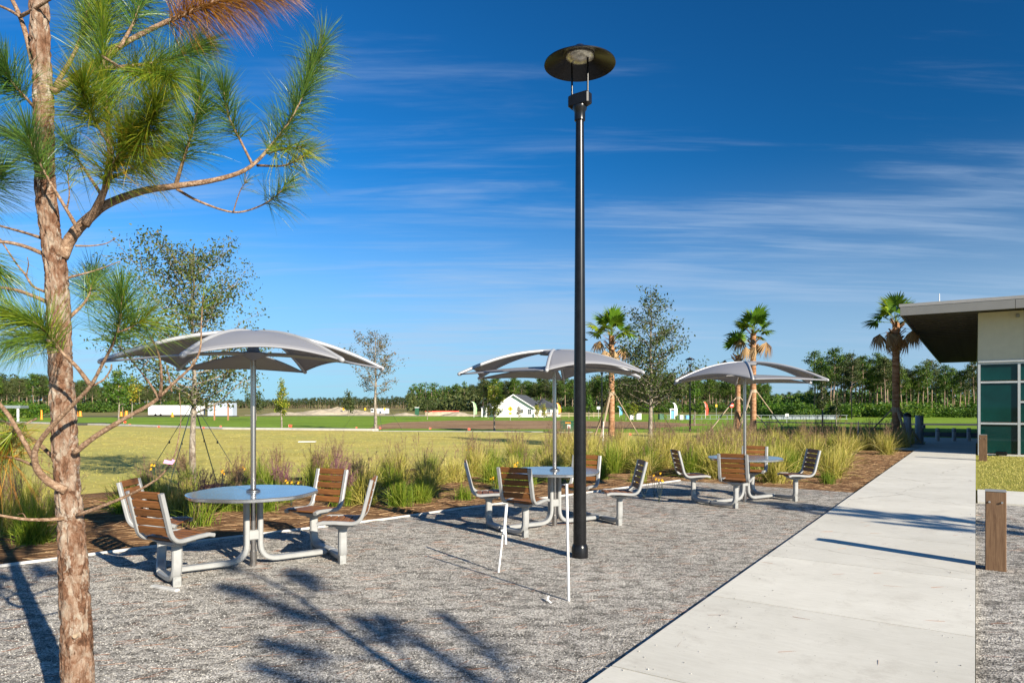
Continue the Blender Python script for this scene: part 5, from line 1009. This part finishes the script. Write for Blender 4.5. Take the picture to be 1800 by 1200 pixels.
while a < 0.4:                                        # left part of the bed, behind the edging
    for b in (0.75, 1.5, 2.3, 3.15, 4.0, 4.85):
        if rdg.random() < (0.30 if b < 1 else 0.58 if b < 2 else 0.80 if b < 3.5 else 0.68): zones.append((a+rdg.uniform(-.4, .4), b+rdg.uniform(-.35, .35)))
    a += 0.80
for a_, b_ in zones:
    x, y = bedpt(a_, b_); px = 900+FPX*x/y if y > 1 else 0
    if not (-120 < px < 1900) or y < 3: continue
    L_ = px < 640
    if b_ < 1.15: k = 't0'; s = rdg.uniform(0.8, 1.15)
    elif L_ and rdg.random() < 0.45: k = 'p'+str(rdg.choice((0, 0, 1, 2))); s = rdg.uniform(0.8, 1.05)
    elif rdg.random() < 0.28: k = 'g'; s = rdg.uniform(0.8, 1.15)
    else: k = 'v'; s = rdg.uniform(0.8, 1.2)
    lb = 'small green grass tuft along the pale edging' if k == 't0' else 'feathery grass clump with brown plumes in the left of the bed' if L_ else 'upright grass clump in the bed behind the middle table'
    clump(x, y, k, s, lb, 'edging tufts' if k == 't0' else 'plumed grasses left in the bed' if L_ else 'grasses behind the middle table')
n_r = 0
for i in range(30):                                   # dense part between corner and building
    for j in range(12):
        s_ = -2.7-j*0.95+rdg.uniform(-.35, .35); t_ = 14.9+i*0.75+rdg.uniform(-.3, .3); q = ST(s_, t_)
        rel = q-E0; bb = rel.dot(N_); aa = rel.dot(U_)
        if bb > 6.6 or aa < 0.2 or t_ > 36 or n_r > 190: continue
        if (s_ > -3.7 and t_ < 27) and rdg.random() < 0.75: continue
        if rdg.random() < 0.30 and t_ > 20: continue
        n_r += 1; clump(q.x, q.y, 'v' if rdg.random() < 0.78 else 'g', rdg.uniform(0.95, 1.35), 'golden grass clump in the dense bed behind the farthest table', 'golden grasses behind the farthest table')
for px, py, k, s, lb in ((690+12, 890, 'g1', 1.0, 'dark green grass clump between nearest and middle tables'), (738, 883, 'g0', 0.95, 'dark green grass clump left of the middle table'), (395, 898, 't0', 1.15, 'fresh green tuft seen under the nearest tabletop'), (815, 878, 't0', 1.0, 'fresh green tuft left of the middle table seats'), (1455, 868-18, 't0', 1.0, 'pale tuft beside the right seat of the farthest table'),
                        (60, 955, 'g2', 1.0, 'sprawling green grass clump left of the pine trunk'), (225, 900, 'g0', 1.1, 'large green grass clump behind the leftmost seat'), (20, 935, 'p0', 1.0, 'plumed grass clump at the left picture edge')):
    g = G(px, py); clump(g.x, g.y, k, s, lb, 'single grass clumps by the tables')
# yellow daisies
rgd = np.random.default_rng(91)
for i, (px, py, z) in enumerate([(268, 819, .62), (388, 826, .5), (420, 822, .52), (512, 845, .4), (828, 785, .62), (905, 815, .5), (880, 832, .42), (1015, 822, .5), (1150, 830, .45), (1158, 842, .4), (870, 838, .35), (1132, 846, .3)]):
    Y = (CAM_H-z)*FPX/(py-HOR); c = P(px, py, Y); o = empty('daisy_plant', (c.x, c.y, 0), 0, 'small yellow daisy plant among the grasses', 'flower', 'yellow daisies in the bed')
    mb = MB(); heads = []
    for k in range(4): e = Vector((rgd.normal(0, .06), rgd.normal(0, .06), z*(0.85+0.2*rgd.random()))); mb.tube([(0, 0, 0), e*0.6+Vector((0.01, 0, 0)), e], 0.004, 4, cap=False); heads.append(e)
    mb.build('stems', M['strap'], o)
    for e in heads:
        mb = MB(); n = 8; v = [e]+[e+Vector((math.cos(2*math.pi*k/(2*n))*(0.026 if k % 2 else 0.012), -0.006+0.010*math.sin(k), math.sin(2*math.pi*k/(2*n))*(0.026 if k % 2 else 0.012))) for k in range(2*n)]; mb.add(v, [(0, 1+k, 1+(k+1) % (2*n)) for k in range(2*n)]); mb.build('flower', M['daisy'], o)

# ------------------------------------------------------------------ litter
rgl = np.random.default_rng(33)
def scatter_poly(n, poly, rg):
    poly = np.array(poly); lo, hi = poly.min(0), poly.max(0); out = []
    while sum(len(q) for q in out) < n:
        q = lo+(hi-lo)*rg.random((n, 2)); ins = np.zeros(len(q), bool); j = len(poly)-1
        for i in range(len(poly)):
            a, b = poly[i], poly[j]; c = ((a[1] > q[:, 1]) != (b[1] > q[:, 1])) & (q[:, 0] < (b[0]-a[0])*(q[:, 1]-a[1])/(b[1]-a[1]+1e-12)+a[0]); ins ^= c; j = i
        out.append(q[ins])
    return np.concatenate(out)[:n]
def litter(name, label, n, poly, z, L, W, m, lift=0.02):
    q = scatter_poly(n, poly, rgl); p = np.concatenate([q, np.full((n, 1), z)+rgl.random((n, 1))*0.004], 1); a = rgl.normal(0.25, 0.55, n)+np.pi*(rgl.random(n) < .5); d = np.stack([np.cos(a), np.sin(a), lift*rgl.random(n)], 1)
    v, t_, rn = ribbons(p, d, L*(0.6+0.6*rgl.random(n)), W, lift*0.8*rgl.random(n), rgl, 3, down=tuple(np.array([0.5, -0.8, -0.02]))); v[:, 2] = np.maximum(v[:, 2], z); o = link(name, np_mesh(name, v, t_, M[m], rn)); tag(o, label, 'needles', kind='stuff')
court = [(-7.0, 5.0), (-4.2, 7.6), (-0.9, 10.5), (3.6, 14.6), (6.2, 12.9), tuple(lp(8)[:2]), tuple(lp(2.5)[:2]), (-3, 2.6)]
litter('fallen_needles', 'rust coloured pine needles strewn over the gravel', 2000, court, 0.012, 0.19, 0.0020, 'straw')
litter('fallen_needles', 'rust coloured pine needles on the right gravel', 200, [tuple(ST(s, t)[:2]) for s, t in ((0.05, 3), (2.5, 3), (2.5, 13), (0.05, 13))], 0.011, 0.18, 0.0026, 'straw')
litter('fallen_needles', 'few pine needles on the concrete path', 26, [tuple(ST(s, t)[:2]) for s, t in ((-1.7, 4), (-0.1, 4), (-0.1, 11), (-1.7, 11))], 0.0362, 0.16, 0.0028, 'straw')
litter('bed_straw', 'pine straw mulch covering the planting bed', 26000, EDGE[1:]+[(6.35, 12.75)]+[tuple(lp(t)[:2]) for t in (16, 22, 28)]+[(8, 27), (-1.0, 18), (-6.8, 12.6), (-13, 6)], 0.006, 0.22, 0.006, 'strawbed', 0.16)
# loose stones on the gravel surface
def stones(name, label, n, poly, z, s0, s1, m):
    q = scatter_poly(n, poly, rgl); s = (s0+(s1-s0)*rgl.random(n)**2)[:, None, None]; o8 = np.array([[1, 0, 0], [0, 1, 0], [-1, 0, 0], [0, -1, 0], [0, 0, .75], [0, 0, -.6]], float)[None]*(0.65+0.6*rgl.random((n, 6, 1)))
    a = rgl.random(n)*6.283; ca, sa = np.cos(a)[:, None], np.sin(a)[:, None]; o8 = np.stack([o8[..., 0]*ca-o8[..., 1]*sa, o8[..., 0]*sa+o8[..., 1]*ca, o8[..., 2]], 2)*s
    v = (o8+np.concatenate([q, np.full((n, 1), z)], 1)[:, None]).reshape(-1, 3); f8 = np.array([[0, 1, 4], [1, 2, 4], [2, 3, 4], [3, 0, 4], [1, 0, 5], [2, 1, 5], [3, 2, 5], [0, 3, 5]]); t_ = (np.arange(n)[:, None, None]*6+f8[None]).reshape(-1, 3)
    o = link(name, np_mesh(name, v, t_, M[m], np.repeat(rgl.random(n), 6))); tag(o, label, 'gravel', kind='stuff')
M['stone'] = foliage('gravel stone', [(0.0, (0.08, 0.076, 0.07)), (0.3, (0.27, 0.255, 0.235)), (0.7, (0.44, 0.42, 0.39)), (1.0, (0.60, 0.58, 0.54))], 0.85, 0.0, 0.2)
stones('loose_stones', 'loose grey gravel stones of the court', 80000, [(-5.3, 6.3), (-3.2, 8.3), (0.2, 9.5), tuple(lp(11)[:2]), tuple(lp(3.2)[:2]), (-3.2, 3.0)], 0.009, 0.003, 0.0078, 'stone')
stones('loose_stones', 'loose grey gravel stones right of the path', 6000, [tuple(ST(s, t)[:2]) for s, t in ((0.02, 3.5), (1.6, 3.5), (1.6, 12), (0.02, 12))], 0.009, 0.003, 0.009, 'stone')
stones('stray_stones', 'a few stray gravel stones on the concrete path', 160, [tuple(ST(a_, b_)[:2]) for a_, b_ in ((-1.8, 3.5), (-1.35, 3.5), (-1.6, 13), (-1.8, 13))], 0.0385, 0.003, 0.007, 'stone')
stones('stray_stones', 'a few stray gravel stones along the right path edge', 60, [tuple(ST(a_, b_)[:2]) for a_, b_ in ((-0.25, 3.5), (-0.02, 3.5), (-0.02, 12), (-0.2, 12))], 0.0385, 0.003, 0.007, 'stone')
n_l = 36000
q = scatter_poly(n_l, [(-14, 6.5), (-6.8, 13.9), (-1.0, 19.6), (5.0, 25.4), (5, 41), (-8, 44), (-24, 44), (-40, 52)], rgl); cl = np.repeat(q[:n_l//6], 6, 0)+rgl.normal(0, 0.06, (n_l//6*6, 2)); p = np.concatenate([cl, np.zeros((len(cl), 1))-0.004], 1)
d = nrm(np.stack([rgl.normal(0, 0.6, len(cl)), rgl.normal(0, 0.6, len(cl)), np.ones(len(cl))], 1)); v, t_, rn = ribbons(p, d, 0.03+0.05*rgl.random(len(cl)), 0.010, 0.2, rgl, 2)
tag(link('lawn_grass', np_mesh('lawn_grass', v, t_, M['turf'], rn)), 'short dry grass blades of the lawn', 'grass', kind='stuff')
q = scatter_poly(16000, [tuple(ST(a_, b_)[:2]) for a_, b_ in ((0.05, 15.85), (5, 15.85), (5, 27.0), (0.05, 27.0))], rgl); p = np.concatenate([q, np.full((16000, 1), 0.012)], 1); d = nrm(np.stack([rgl.normal(0, 0.6, 16000), rgl.normal(0, 0.6, 16000), np.ones(16000)], 1)); v, t_, rn = ribbons(p, d, 0.03+0.05*rgl.random(16000), 0.008, 0.2, rgl, 2)
tag(link('lawn_grass', np_mesh('lawn_grass', v, t_, M['turf'], rn)), 'short grass blades of the patch before the windows', 'grass', kind='stuff')
